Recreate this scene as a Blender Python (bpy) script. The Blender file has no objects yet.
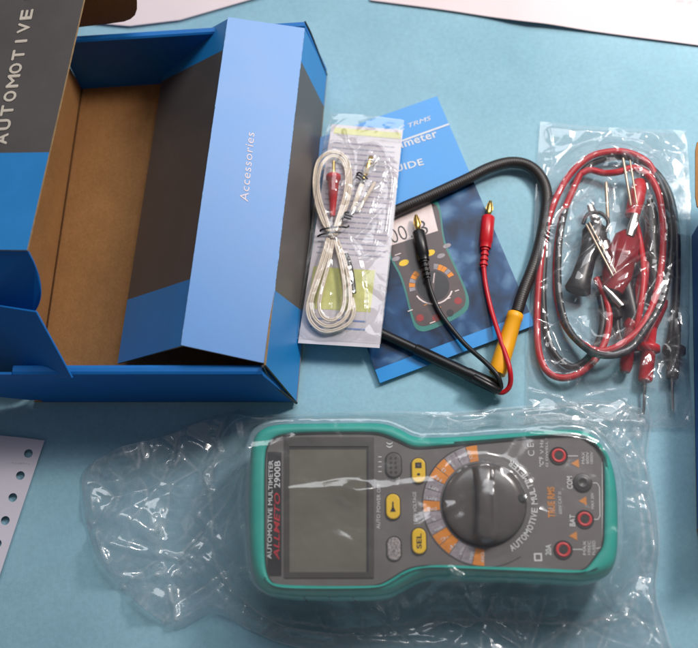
import bpy, bmesh, math, random
import numpy as np
from mathutils import Vector, Matrix, noise

random.seed(7)
RNG = np.random.RandomState(11)
S = bpy.context.scene
COL = S.collection

# ------------------------------------------------------------------ camera
F_PX, TILT, ROLL, DIST = 1085.0, math.radians(20), math.radians(-8), 0.66
_fw = Vector((0, math.sin(TILT), -math.cos(TILT)))
_rt = Vector((1, 0, 0)); _up = _rt.cross(_fw)
CR = _rt * math.cos(ROLL) + _up * math.sin(ROLL)
CU = -_rt * math.sin(ROLL) + _up * math.cos(ROLL)
CO = -_fw * DIST


def W(px, py, z=0.0):
    """the point of the table scene at height z seen at (px, py) of the photograph"""
    d = _fw * F_PX + CR * (px - 349) - CU * (py - 324)
    return CO + d * ((z - CO.z) / d.z)


cam = bpy.data.cameras.new('camera'); camo = bpy.data.objects.new('camera', cam); COL.objects.link(camo)
m = Matrix((CR, CU, -_fw)).transposed().to_4x4(); m.translation = CO
camo.matrix_world = m
cam.sensor_width = 36; cam.lens = F_PX / 698 * 36; cam.clip_start = 0.01; cam.clip_end = 100
cam.dof.use_dof = True; cam.dof.focus_distance = 0.635; cam.dof.aperture_fstop = 5.6
S.camera = camo

# ------------------------------------------------------------------ colours and materials


def lin(c):
    return c / 12.92 if c <= 0.04045 else ((c + 0.055) / 1.055) ** 2.4


def C(r, g, b):
    return (lin(r / 255), lin(g / 255), lin(b / 255), 1)


class NT:
    def __init__(s, name):
        s.m = bpy.data.materials.new(name); s.m.use_nodes = True
        s.t = s.m.node_tree; s.n = s.t.nodes; s.l = s.t.links
        s.n.clear(); s.out = s.n.new('ShaderNodeOutputMaterial')

    def node(s, kind, **kw):
        n = s.n.new(kind)
        for k, v in kw.items():
            if k.startswith('_'):
                n.inputs[k[1:].replace('_', ' ')].default_value = v
            else:
                setattr(n, k, v)
        return n


def mat(name, col, rough=0.5, spec=0.5, var=0.08, vscale=60, bump=0.0, bscale=900, metal=0.0, coat=0.0, stretch=None, col2=None, specks=0):
    t = NT(name)
    b = t.node('ShaderNodeBsdfPrincipled')
    b.inputs['Roughness'].default_value = rough
    b.inputs['Metallic'].default_value = metal
    b.inputs['Specular IOR Level'].default_value = spec
    b.inputs['Coat Weight'].default_value = coat
    b.inputs['Coat Roughness'].default_value = 0.36 if coat > 0.5 else 0.15
    tc = t.node('ShaderNodeTexCoord')
    src = tc.outputs['Object']
    if stretch:
        mp = t.node('ShaderNodeMapping'); mp.inputs['Scale'].default_value = stretch
        t.l.new(src, mp.inputs['Vector']); src = mp.outputs['Vector']
    nz = t.node('ShaderNodeTexNoise', _Scale=vscale, _Detail=5.0, _Roughness=0.6)
    t.l.new(src, nz.inputs['Vector'])
    rp = t.node('ShaderNodeValToRGB')
    e = rp.color_ramp.elements
    lo = [max(0, c * (1 - var * 2.2)) for c in col[:3]] + [1]; hi = [min(1, c * (1 + var * 2.2)) for c in (col2 or col)[:3]] + [1]
    e[0].position = 0.3; e[0].color = lo; e[1].position = 0.7; e[1].color = hi
    t.l.new(nz.outputs['Fac'], rp.inputs['Fac']); t.l.new(rp.outputs['Color'], b.inputs['Base Color'])
    mr = t.node('ShaderNodeMapRange'); mr.inputs['To Min'].default_value = max(0.02, rough - 0.08); mr.inputs['To Max'].default_value = rough + 0.1
    t.l.new(nz.outputs['Fac'], mr.inputs['Value']); t.l.new(mr.outputs['Result'], b.inputs['Roughness'])
    if bump:
        n2 = t.node('ShaderNodeTexNoise', _Scale=bscale, _Detail=3.0)
        t.l.new(src, n2.inputs['Vector'])
        bp = t.node('ShaderNodeBump', _Strength=bump, _Distance=0.0006)
        t.l.new(n2.outputs['Fac'], bp.inputs['Height']); t.l.new(bp.outputs['Normal'], b.inputs['Normal'])
    t.l.new(b.outputs['BSDF'], t.out.inputs['Surface'])
    return t.m


def film_mat(name, haze=0.05, tint=(0.99, 0.99, 0.99), rough=0.1, gl=1.0, bump=0.35, bscale=160, crease=0.4):
    t = NT(name)
    tr = t.node('ShaderNodeBsdfTransparent'); tr.inputs['Color'].default_value = (*tint, 1)
    d1 = t.node('ShaderNodeBsdfDiffuse'); d1.inputs['Color'].default_value = (0.92, 0.93, 0.95, 1)
    d2 = t.node('ShaderNodeBsdfTranslucent'); d2.inputs['Color'].default_value = (0.92, 0.93, 0.95, 1)
    df = t.node('ShaderNodeMixShader'); df.inputs['Fac'].default_value = 0.45
    t.l.new(d1.outputs[0], df.inputs[1]); t.l.new(d2.outputs[0], df.inputs[2])
    go = t.node('ShaderNodeBsdfGlossy'); go.inputs['Roughness'].default_value = rough
    tc = t.node('ShaderNodeTexCoord')
    n2 = t.node('ShaderNodeTexNoise', _Scale=bscale, _Detail=4.0, _Distortion=0.6)
    t.l.new(tc.outputs['Object'], n2.inputs['Vector'])
    bp = t.node('ShaderNodeBump', _Strength=bump, _Distance=0.001)
    t.l.new(n2.outputs['Fac'], bp.inputs['Height'])
    t.l.new(bp.outputs['Normal'], go.inputs['Normal'])
    # two-faced film: reflects the same from either side
    ge = t.node('ShaderNodeNewGeometry')
    dt = t.node('ShaderNodeVectorMath', operation='DOT_PRODUCT')
    t.l.new(ge.outputs['Normal'], dt.inputs[0]); t.l.new(ge.outputs['Incoming'], dt.inputs[1])
    ab = t.node('ShaderNodeMath', operation='ABSOLUTE'); t.l.new(dt.outputs['Value'], ab.inputs[0])
    iv = t.node('ShaderNodeMath', operation='SUBTRACT'); iv.inputs[0].default_value = 1.0; iv.use_clamp = True
    t.l.new(ab.outputs[0], iv.inputs[1])
    pw = t.node('ShaderNodeMath', operation='POWER'); pw.inputs[1].default_value = 4.0
    t.l.new(iv.outputs[0], pw.inputs[0])
    mu = t.node('ShaderNodeMath', operation='MULTIPLY_ADD'); mu.inputs[1].default_value = 0.8; mu.inputs[2].default_value = 0.075 * gl; mu.use_clamp = True
    t.l.new(pw.outputs[0], mu.inputs[0])
    # thin film scatters more light where it is sharply creased
    at_ = t.node('ShaderNodeAttribute', attribute_name='crease')
    hz = t.node('ShaderNodeMath', operation='MULTIPLY_ADD'); hz.inputs[1].default_value = crease; hz.inputs[2].default_value = haze; hz.use_clamp = True
    t.l.new(at_.outputs['Fac'], hz.inputs[0])
    m1 = t.node('ShaderNodeMixShader'); t.l.new(hz.outputs[0], m1.inputs['Fac'])
    t.l.new(tr.outputs[0], m1.inputs[1]); t.l.new(df.outputs[0], m1.inputs[2])
    m2 = t.node('ShaderNodeMixShader')
    t.l.new(mu.outputs[0], m2.inputs['Fac']); t.l.new(m1.outputs[0], m2.inputs[1]); t.l.new(go.outputs[0], m2.inputs[2])
    t.l.new(m2.outputs[0], t.out.inputs['Surface'])
    return t.m


def cloth_mat():
    t = NT('light_blue_cloth')
    b = t.node('ShaderNodeBsdfPrincipled', _Roughness=0.85)
    b.inputs['Specular IOR Level'].default_value = 0.15
    b.inputs['Sheen Weight'].default_value = 0.15
    tc = t.node('ShaderNodeTexCoord')
    nz = t.node('ShaderNodeTexNoise', _Scale=9.0, _Detail=6.0, _Roughness=0.55)
    t.l.new(tc.outputs['Object'], nz.inputs['Vector'])
    rp = t.node('ShaderNodeValToRGB'); e = rp.color_ramp.elements
    e[0].position = 0.3; e[0].color = C(131, 173, 189); e[1].position = 0.72; e[1].color = C(153, 193, 208)
    t.l.new(nz.outputs['Fac'], rp.inputs['Fac'])
    nf = t.node('ShaderNodeTexNoise', _Scale=420.0, _Detail=3.0)
    t.l.new(tc.outputs['Object'], nf.inputs['Vector'])
    mx = t.node('ShaderNodeMix', data_type='RGBA', blend_type='MULTIPLY'); mx.inputs['Factor'].default_value = 1
    rf = t.node('ShaderNodeMapRange'); rf.inputs['To Min'].default_value = 0.86; rf.inputs['To Max'].default_value = 1.12
    t.l.new(nf.outputs['Fac'], rf.inputs['Value'])
    t.l.new(rp.outputs['Color'], mx.inputs['A']); t.l.new(rf.outputs['Result'], mx.inputs['B'])
    t.l.new(mx.outputs['Result'], b.inputs['Base Color'])
    w1 = t.node('ShaderNodeTexWave', _Scale=420.0, _Distortion=1.0); w1.bands_direction = 'X'
    w2 = t.node('ShaderNodeTexWave', _Scale=420.0, _Distortion=1.0); w2.bands_direction = 'Y'
    ad = t.node('ShaderNodeMath', operation='ADD'); a2 = t.node('ShaderNodeMath', operation='ADD')
    for w in (w1, w2): t.l.new(tc.outputs['Object'], w.inputs['Vector'])
    t.l.new(w1.outputs['Fac'], ad.inputs[0]); t.l.new(w2.outputs['Fac'], ad.inputs[1])
    t.l.new(ad.outputs[0], a2.inputs[0]); t.l.new(nf.outputs['Fac'], a2.inputs[1])
    bp = t.node('ShaderNodeBump', _Strength=0.16, _Distance=0.0003)
    t.l.new(a2.outputs[0], bp.inputs['Height']); t.l.new(bp.outputs['Normal'], b.inputs['Normal'])
    t.l.new(b.outputs['BSDF'], t.out.inputs['Surface'])
    return t.m


def kraft_mat():
    t = NT('brown_kraft_board')
    b = t.node('ShaderNodeBsdfPrincipled', _Roughness=0.8)
    b.inputs['Specular IOR Level'].default_value = 0.2
    tc = t.node('ShaderNodeTexCoord')
    mp = t.node('ShaderNodeMapping'); mp.inputs['Scale'].default_value = (1, 0.7, 1); mp.inputs['Rotation'].default_value = (0, 0, math.radians(12))
    t.l.new(tc.outputs['Object'], mp.inputs['Vector'])
    nz = t.node('ShaderNodeTexNoise', _Scale=900.0, _Detail=3.0)
    t.l.new(mp.outputs['Vector'], nz.inputs['Vector'])
    wv = t.node('ShaderNodeTexWave', _Scale=60.0, _Distortion=0.0); t.l.new(mp.outputs['Vector'], wv.inputs['Vector'])
    ad = t.node('ShaderNodeMath', operation='MULTIPLY_ADD'); ad.inputs[1].default_value = 0.05
    t.l.new(wv.outputs['Fac'], ad.inputs[0]); t.l.new(nz.outputs['Fac'], ad.inputs[2])
    rp = t.node('ShaderNodeValToRGB'); e = rp.color_ramp.elements
    e[0].position = 0.25; e[0].color = C(146, 104, 62); e[1].position = 0.85; e[1].color = C(164, 120, 76)
    t.l.new(ad.outputs[0], rp.inputs['Fac']); t.l.new(rp.outputs['Color'], b.inputs['Base Color'])
    fl = t.node('ShaderNodeTexNoise', _Scale=28.0, _Detail=6.0, _Roughness=0.7); t.l.new(tc.outputs['Object'], fl.inputs['Vector'])
    mr = t.node('ShaderNodeMapRange'); mr.inputs['From Min'].default_value = 0.3; mr.inputs['From Max'].default_value = 0.7; mr.inputs['To Min'].default_value = 0.84; mr.inputs['To Max'].default_value = 1.12
    t.l.new(fl.outputs['Fac'], mr.inputs['Value'])
    mx = t.node('ShaderNodeMix', data_type='RGBA', blend_type='MULTIPLY'); mx.inputs['Factor'].default_value = 1
    t.l.new(rp.outputs['Color'], mx.inputs['A']); t.l.new(mr.outputs['Result'], mx.inputs['B']); t.l.new(mx.outputs['Result'], b.inputs['Base Color'])
    bp = t.node('ShaderNodeBump', _Strength=0.25, _Distance=0.0003)
    t.l.new(ad.outputs[0], bp.inputs['Height']); t.l.new(bp.outputs['Normal'], b.inputs['Normal'])
    t.l.new(b.outputs['BSDF'], t.out.inputs['Surface'])
    return t.m


def photo_mat():
    """the blurred dark blue engine picture printed on the booklet"""
    t = NT('printed_engine_picture')
    b = t.node('ShaderNodeBsdfPrincipled', _Roughness=0.3)
    b.inputs['Specular IOR Level'].default_value = 0.3
    tc = t.node('ShaderNodeTexCoord')
    vo = t.node('ShaderNodeTexVoronoi', _Scale=70.0); vo.feature = 'DISTANCE_TO_EDGE'
    nz = t.node('ShaderNodeTexNoise', _Scale=38.0, _Detail=3.0, _Distortion=0.3)
    t.l.new(tc.outputs['Object'], vo.inputs['Vector']); t.l.new(tc.outputs['Object'], nz.inputs['Vector'])
    ad = t.node('ShaderNodeMath', operation='MULTIPLY_ADD'); ad.inputs[1].default_value = 0.45
    t.l.new(vo.outputs['Distance'], ad.inputs[0]); t.l.new(nz.outputs['Fac'], ad.inputs[2])
    rp = t.node('ShaderNodeValToRGB'); e = rp.color_ramp.elements
    e[0].position = 0.38; e[0].color = C(13, 32, 58); e[1].position = 0.80; e[1].color = C(96, 134, 170)
    k = rp.color_ramp.elements.new(0.60); k.color = C(30, 72, 116)
    t.l.new(ad.outputs[0], rp.inputs['Fac']); t.l.new(rp.outputs['Color'], b.inputs['Base Color'])
    t.l.new(b.outputs['BSDF'], t.out.inputs['Surface'])
    return t.m


M = {}
M['cloth'] = cloth_mat()
M['kraft'] = kraft_mat()
M['engine'] = photo_mat()
M['blue'] = mat('glossy_blue_board', C(24, 128, 198), 0.42, 0.85, 0.03, 25, 0.06, 500)
M['blue_sheen'] = mat('laminated_blue_board', C(32, 122, 196), 0.44, 1.0, 0.03, 25, 0.05, 500, coat=0.9)
M['fold_shade'] = mat('shaded_board_fold', C(84, 54, 30), 0.8, 0.2, 0.1, 200)  # dark brown that paints the shadow in the carton's floor fold
M['wear'] = mat('worn_board_fold', C(120, 160, 205), 0.7, 0.3, 0.25, 400)
M['blue_matte'] = mat('satin_blue_board', C(18, 106, 182), 0.5, 0.3, 0.03, 25, 0.06, 500)
M['blue2'] = mat('second_carton_blue', C(20, 88, 168), 0.4, 0.5, 0.05, 25, 0.08, 700)
M['grey_print'] = mat('grey_printed_board', C(84, 79, 77), 0.42, 0.6, 0.04, 30, 0.06, 500)
M['edge'] = mat('cut_board_edge', C(150, 125, 90), 0.8, 0.2, 0.1, 300)
M['lid_letter'] = mat('cream_lettering', C(205, 195, 180), 0.4, 0.4, 0.03)
M['white_letter'] = mat('white_lettering', C(215, 215, 215), 0.4, 0.4, 0.03)
M['pale_letter'] = mat('pale_pink_lettering', C(225, 212, 215), 0.4, 0.4, 0.03)
M['paper'] = mat('pink_white_paper', C(222, 208, 210), 0.75, 0.2, 0.02, 8, 0.1, 300)
M['paper_grey'] = mat('perforated_paper', C(208, 203, 214), 0.75, 0.2, 0.02, 12, 0.1, 300)
M['ink'] = mat('faint_ink', C(120, 110, 120), 0.7, 0.2)
M['guide_blue'] = mat('booklet_cover_blue', C(38, 140, 212), 0.25, 0.5, 0.03, 30)
M['guide_pages'] = mat('booklet_pages', C(215, 215, 220), 0.8, 0.2, 0.05, 300)
M['teal'] = mat('teal_rubber_holster', C(4, 164, 150), 0.42, 0.5, 0.05, 40, 0.1, 1200)
M['teal_print'] = mat('printed_teal', C(40, 120, 110), 0.3)
M['face'] = mat('taupe_grey_plastic', C(102, 97, 95), 0.4, 0.5, 0.04, 60, 0.12, 1800)
M['face_dark'] = mat('dark_grey_plastic', C(48, 44, 43), 0.35, 0.5, 0.05)
M['bezel'] = mat('screen_bezel', C(70, 64, 62), 0.3, 0.5, 0.04)
M['lcd'] = mat('olive_screen', C(104, 102, 88), 0.16, 0.5, 0.06, 30, col2=C(110, 108, 95))
M['strip'] = mat('black_label_strip', C(26, 23, 25), 0.3)
M['red_print'] = mat('red_lettering', C(190, 34, 48), 0.35)
M['knob'] = mat('dark_knob_plastic', C(78, 72, 69), 0.26, 0.6, 0.06, 40, coat=0.3)
M['knob_rim'] = mat('black_knob_gap', C(20, 19, 20), 0.4)
M['orange'] = mat('orange_print', C(226, 138, 36), 0.4, 0.4, 0.06, 200)
M['lilac'] = mat('lilac_grey_print', C(152, 144, 150), 0.4, 0.4, 0.12, 400)
M['orange_text'] = mat('orange_lettering', C(205, 130, 50), 0.4)
M['button_yellow'] = mat('yellow_button_rubber', C(238, 194, 12), 0.4, 0.5, 0.03)
M['button_grey'] = mat('grey_button_rubber', C(84, 78, 76), 0.5)
M['button_clear'] = mat('silver_speckled_button', C(140, 132, 130), 0.25, 0.7, 0.35, 900, 0.6, 1500)
M['black'] = mat('black_plastic', C(22, 21, 23), 0.35, 0.5, 0.1)
M['socket'] = mat('black_socket', C(18, 15, 16), 0.5)
M['red_plastic'] = mat('red_plastic', C(196, 22, 34), 0.35, 0.5, 0.06)
M['red_jack'] = mat('red_socket_ring', C(205, 44, 48), 0.35)
M['red_cable'] = mat('red_cable_rubber', C(190, 20, 34), 0.38, 0.5, 0.06)
M['red_dark'] = mat('deep_red_plastic', C(136, 15, 27), 0.32, 0.5, 0.08)
M['black_cable'] = mat('black_cable_rubber', C(26, 26, 28), 0.42, 0.5, 0.1)
M['hose'] = mat('black_brown_hose', C(36, 31, 30), 0.45, 0.5, 0.1, 200)
M['yellow'] = mat('amber_yellow_sleeve', C(240, 168, 22), 0.42, 0.5, 0.03)
M['gold'] = mat('brass', C(212, 178, 104), 0.28, 0.5, 0.08, metal=1.0)
M['dull_brass'] = mat('dull_brass', C(206, 184, 160), 0.38, 0.5, 0.1, metal=0.8)
M['steel'] = mat('bright_steel', C(200, 195, 188), 0.25, 0.5, 0.08, metal=1.0)
M['wire_white'] = mat('cream_white_wire', C(226, 212, 194), 0.75, 0.3, 0.05, 400)
M['card'] = mat('printed_pouch_card', C(206, 200, 206), 0.6, 0.3, 0.05, 40)
M['card_yellow'] = mat('lime_yellow_print', C(204, 204, 122), 0.55, 0.3, 0.08, 60)
M['card_ink'] = mat('lilac_ink', C(162, 160, 182), 0.6)
M['card_blue'] = mat('blue_ink', C(110, 135, 185), 0.6)
M['screen_pink'] = mat('printed_pale_screen', C(226, 208, 204), 0.3)
M['print_body'] = mat('printed_taupe', C(78, 62, 62), 0.3, 0.5, 0.1, 100)
M['print_dark'] = mat('printed_dark', C(30, 24, 30), 0.3)
M['print_red'] = mat('printed_red', C(150, 36, 40), 0.3)
M['print_blue_pale'] = mat('printed_pale_blue', C(60, 92, 136), 0.3, 0.5, 0.4, 90)
M['film_big'] = film_mat('clear_bag_film', 0.07, rough=0.13, gl=1.15, bump=0.14, bscale=110, crease=0.48)
M['film_under'] = film_mat('bag_underside_film', 0.02, rough=0.15, gl=0.35, bump=0.2, bscale=120)
M['film_lead'] = film_mat('lead_pouch_film', 0.045, rough=0.11, gl=0.95, bump=0.15, bscale=130, crease=0.26)
M['film_zip'] = film_mat('zip_pouch_film', 0.05, rough=0.12, gl=1.0, bump=0.18, bscale=150, crease=0.4)

# ------------------------------------------------------------------ mesh helpers
ORI = {}


def flat2(p): return Vector((p[0], p[1]))


def smooth_closed(pts, n=3):
    pts = [Vector(p) for p in pts]
    for _ in range(n):
        q = []
        for i in range(len(pts)):
            a, b = pts[i], pts[(i + 1) % len(pts)]
            q += [a * 0.75 + b * 0.25, a * 0.25 + b * 0.75]
        pts = q
    return pts


def resample(pts, n, closed=False):
    P_ = [Vector(p) for p in pts]
    if closed: P_ = P_ + [P_[0]]
    d = [0.0]
    for a, b in zip(P_[:-1], P_[1:]): d.append(d[-1] + (b - a).length)
    out = []; k = 0
    cnt = n if closed else n - 1
    for i in range(n):
        s = d[-1] * i / cnt
        while k < len(d) - 2 and d[k + 1] < s: k += 1
        f = 0 if d[k + 1] == d[k] else (s - d[k]) / (d[k + 1] - d[k])
        out.append(P_[k].lerp(P_[k + 1], f))
    return out


def catmull(pts, closed=False, step=0.0015):
    P_ = [Vector(p) for p in pts]; n = len(P_); out = []
    segs = n if closed else n - 1
    for i in range(segs):
        if closed:
            a, b, c, d = P_[(i - 1) % n], P_[i], P_[(i + 1) % n], P_[(i + 2) % n]
        else:
            b, c = P_[i], P_[i + 1]
            a = P_[i - 1] if i > 0 else b * 2 - c
            d = P_[i + 2] if i + 2 < n else c * 2 - b
        k = max(2, int((c - b).length / step))
        for j in range(k):
            t = j / k
            out.append(0.5 * ((2 * b) + (c - a) * t + (2 * a - 5 * b + 4 * c - d) * t * t + (3 * b - a - 3 * c + d) * t ** 3))
    if not closed: out.append(P_[-1])
    return out


def offset_loop(pts, d):
    """pts CCW 2-D/3-D loop moved outward by d in the plane"""
    n = len(pts); out = []
    for i in range(n):
        a, b = pts[i - 1], pts[(i + 1) % n]
        t = Vector((b[0] - a[0], b[1] - a[1])).normalized()
        out.append(Vector((pts[i][0] + t.y * d, pts[i][1] - t.x * d, pts[i][2] if len(pts[i]) > 2 else 0)))
    return out


def ccw(pts):
    a = sum(pts[i - 1][0] * pts[i][1] - pts[i][0] * pts[i - 1][1] for i in range(len(pts)))
    return pts if a > 0 else list(reversed(pts))


class MB:
    def __init__(s): s.v = []; s.f = []; s.mi = []; s.sm = []

    def add(s, vs, fs, mi=0, smooth=False):
        o = len(s.v); s.v += [Vector(v) for v in vs]
        for f in fs: s.f.append([o + i for i in f]); s.mi.append(mi); s.sm.append(smooth)

    def poly(s, pts, mi=0): s.add(pts, [list(range(len(pts)))], mi)

    def rings(s, rings, mi=0, cap0=True, cap1=True, closed=True, smooth=True, capmi=None):
        n = len(rings[0]); vs = [p for r in rings for p in r]; fs = []
        for k in range(len(rings) - 1):
            for i in range(n if closed else n - 1):
                j = (i + 1) % n
                fs.append([k * n + i, k * n + j, (k + 1) * n + j, (k + 1) * n + i])
        s.add(vs, fs, mi, smooth)
        c = mi if capmi is None else capmi
        if cap0: s.add(rings[0], [list(reversed(range(n)))], c)
        if cap1: s.add(rings[-1], [list(range(n))], c)

    def prism(s, pts, z0, z1, mi=0, bev=0.0, topmi=None, smooth=True):
        """pts: loop of (x, y); straight-sided slab with an optional rounded top edge"""
        p = ccw([Vector((q[0], q[1], 0)) for q in pts])
        R = [[Vector((q.x, q.y, z0)) for q in p]]
        if bev:
            for k in range(4):
                a = k / 3 * math.pi / 2
                R.append([Vector((q.x, q.y, z1 - bev + bev * math.sin(a))) for q in offset_loop(p, -bev * (1 - math.cos(a)))])
        else:
            R.append([Vector((q.x, q.y, z1)) for q in p])
        s.rings(R, mi, True, True, True, smooth and bool(bev), topmi)

    def slab(s, pts, th, mi=0, edgemi=None, backmi=None):
        """planar-ish polygon (front face as given) thickened backwards by th"""
        pts = [Vector(p) for p in pts]; n = Vector((0, 0, 0))
        for i in range(len(pts)):
            n += pts[i - 1].cross(pts[i])
        n.normalize()
        back = [p - n * th for p in pts]; k = len(pts)
        s.add(pts, [list(range(k))], mi)
        s.add(back, [list(reversed(range(k)))], mi if backmi is None else backmi)
        s.add(pts + back, [[i, i + k, (i + 1) % k + k, (i + 1) % k] for i in range(k)], mi if edgemi is None else edgemi)

    def box(s, c, ux, uy, uz, mi=0):
        c = Vector(c); v = []
        for a in (-1, 1):
            for b in (-1, 1):
                for d in (-1, 1): v.append(c + ux * a + uy * b + uz * d)
        s.add(v, [[0, 1, 3, 2], [4, 6, 7, 5], [0, 4, 5, 1], [2, 3, 7, 6], [0, 2, 6, 4], [1, 5, 7, 3]], mi)

    def tube(s, pts, r, n=10, mi=0, closed=False, smooth=True, flat=1.0):
        P_ = [Vector(p) for p in pts]; m_ = len(P_); R = []
        rr = r if isinstance(r, (list, tuple)) else None
        up = Vector((0, 0, 1))
        for i in range(m_):
            a = P_[(i - 1) % m_] if closed or i else P_[0]
            b = P_[(i + 1) % m_] if closed or i < m_ - 1 else P_[-1]
            t = (b - a).normalized(); u = up.cross(t)
            if u.length < 1e-4: u = Vector((1, 0, 0)).cross(t)
            u.normalize(); v = t.cross(u)
            q = rr[min(len(rr) - 1, int(i / (m_ - 1) * (len(rr) - 1) + 0.5))] if rr else r
            R.append([P_[i] + u * q * math.cos(2 * math.pi * k / n) + v * q * flat * math.sin(2 * math.pi * k / n) for k in range(n)])
        if closed: R.append(R[0])
        s.rings(R, mi, not closed, not closed, True, smooth)

    def lathe(s, p0, axis, prof, n=20, mi=0, smooth=False, squash=1.0):
        """prof: list of (distance along axis, radius)"""
        p0 = Vector(p0); t = Vector(axis).normalized()
        u = Vector((0, 0, 1)).cross(t)
        if u.length < 1e-3: u = Vector((1, 0, 0))
        u.normalize(); v = t.cross(u)
        R = [[p0 + t * d + u * r * math.cos(2 * math.pi * k / n) + v * r * squash * math.sin(2 * math.pi * k / n) for k in range(n)] for d, r in prof]
        s.rings(R, mi, True, True, True, smooth)

    def text(s, txt, p, q, h, z, mi=0, lift=None, bold=0.0, shear=0.0, ey=None, serif=False, th=0.00012):
        """flat lettering from p to q (3-D points, baseline), letter height h"""
        p = Vector(p); q = Vector(q)
        ex = (q - p).normalized()
        if ey is None: nrm = Vector((0, 0, 1))
        else: nrm = Vector(ey)
        nrm = (nrm - ex * nrm.dot(ex)).normalized(); vy = nrm.cross(ex)
        cu = bpy.data.curves.new('t', 'FONT'); cu.body = txt; cu.size = 1; cu.offset = bold; cu.shear = shear; cu.resolution_u = 3
        if serif: cu.space_character = 1.08
        ob = bpy.data.objects.new('t', cu); COL.objects.link(ob)
        bpy.context.view_layer.update()
        me = ob.to_mesh()
        xs = [v.co.x for v in me.vertices]; ys = [v.co.y for v in me.vertices]
        if xs:
            x0, x1 = min(xs), max(xs); capH = 0.73
            sx = (q - p).length / (x1 - x0); sy = h / capH
            vs = [p + ex * (v.co.x - x0) * sx + vy * v.co.y * sy + nrm * (z) for v in me.vertices]
            s.add(vs, [list(f.vertices) for f in me.polygons], mi)
        ob.to_mesh_clear(); bpy.data.objects.remove(ob); bpy.data.curves.remove(cu)

    def build(s, name, mats, parent=None, origin=None):
        if not isinstance(mats, (list, tuple)): mats = [mats]
        if parent is not None: o = ORI[parent.name]
        elif origin is not None: o = Vector(origin)
        else:
            xs = [v.x for v in s.v]; ys = [v.y for v in s.v]; zs = [v.z for v in s.v]
            o = Vector(((min(xs) + max(xs)) / 2, (min(ys) + max(ys)) / 2, min(zs)))
        me = bpy.data.meshes.new(name)
        me.from_pydata([v - o for v in s.v], [], s.f)
        for mt in mats: me.materials.append(M[mt])
        me.polygons.foreach_set('material_index', s.mi)
        me.polygons.foreach_set('use_smooth', s.sm)
        me.update()
        ob = bpy.data.objects.new(name, me); COL.objects.link(ob)
        if parent is not None: ob.parent = parent
        else: ob.location = o
        ORI[ob.name] = o
        return ob


def tag(o, label=None, cat=None, group=None, kind=None):
    if label: o['label'] = label
    if cat: o['category'] = cat
    if group: o['group'] = group
    if kind: o['kind'] = kind
    return o


def thing(name, loc, label, cat, group=None):
    o = bpy.data.objects.new(name, None); COL.objects.link(o); o.location = loc; o.empty_display_size = 0.01
    ORI[o.name] = Vector(loc)
    return tag(o, label, cat, group)


def Wl(pts, z=0.0):
    return [W(p[0], p[1], p[2] if len(p) > 2 else z) for p in pts]


def rrect(c, ux, uy, a, b, r, n=6):
    """rounded rectangle loop, half sizes a (along ux) and b (along uy)"""
    out = []
    for cx, cy, a0 in ((a - r, b - r, 0), (-a + r, b - r, 90), (-a + r, -b + r, 180), (a - r, -b + r, 270)):
        for k in range(n + 1):
            t = math.radians(a0 + 90 * k / n)
            out.append(c + ux * (cx + r * math.cos(t)) + uy * (cy + r * math.sin(t)))
    return out


# ------------------------------------------------------------------ table
def make_table():
    X0, X1, Y0, Y1 = -0.75, 0.75, -0.6, 0.8; nx, ny = 260, 240
    creases = [([(410, 408), (470, 414), (540, 414), (700, 404)], 0.0011, 0.006), ([(519, 22), (523, 45), (521, 75)], 0.0020, 0.004),
               ([(0, 590), (60, 560), (140, 500), (230, 480)], 0.0010, 0.007), ([(655, 590), (700, 600)], 0.0012, 0.008), ([(520, 410), (528, 340), (560, 100)], 0.0007, 0.006)]
    cr = [([W(*p) for p in ps], a, w) for ps, a, w in creases]
    vs = []
    for j in range(ny + 1):
        for i in range(nx + 1):
            x = X0 + (X1 - X0) * i / nx; y = Y0 + (Y1 - Y0) * j / ny
            z = -0.0015 + 0.0011 * noise.noise(Vector((x * 9, y * 9, 0))) + 0.0003 * noise.noise(Vector((x * 30, y * 30, 3)))
            for ps, a, w in cr:
                for p, q in zip(ps[:-1], ps[1:]):
                    d = q - p; t = max(0, min(1, ((x - p.x) * d.x + (y - p.y) * d.y) / (d.x ** 2 + d.y ** 2)))
                    dd = math.hypot(x - p.x - d.x * t, y - p.y - d.y * t)
                    if dd < w: z += a * (1 - dd / w) ** 2
            vs.append((x, y, min(z, -0.0003)))
    mb = MB(); n = nx + 1
    mb.add(vs, [[j * n + i, j * n + i + 1, (j + 1) * n + i + 1, (j + 1) * n + i] for j in range(ny) for i in range(nx)], 0, True)
    o = mb.build('tablecloth', 'cloth', origin=(0, 0, 0))
    tag(o, 'pale blue creased cloth covering the table under everything', 'tablecloth', kind='structure')


make_table()

def in_plane(a, b, c, pts):
    """where the sight lines of the given photo points meet the plane of a, b, c"""
    n = (b - a).cross(c - a).normalized(); out = []
    for px, py in pts:
        d = W(px, py, 0) - CO
        out.append(CO + d * ((a - CO).dot(n) / d.dot(n)))
    return out


# ------------------------------------------------------------------ open carton
BH = 0.055


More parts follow.
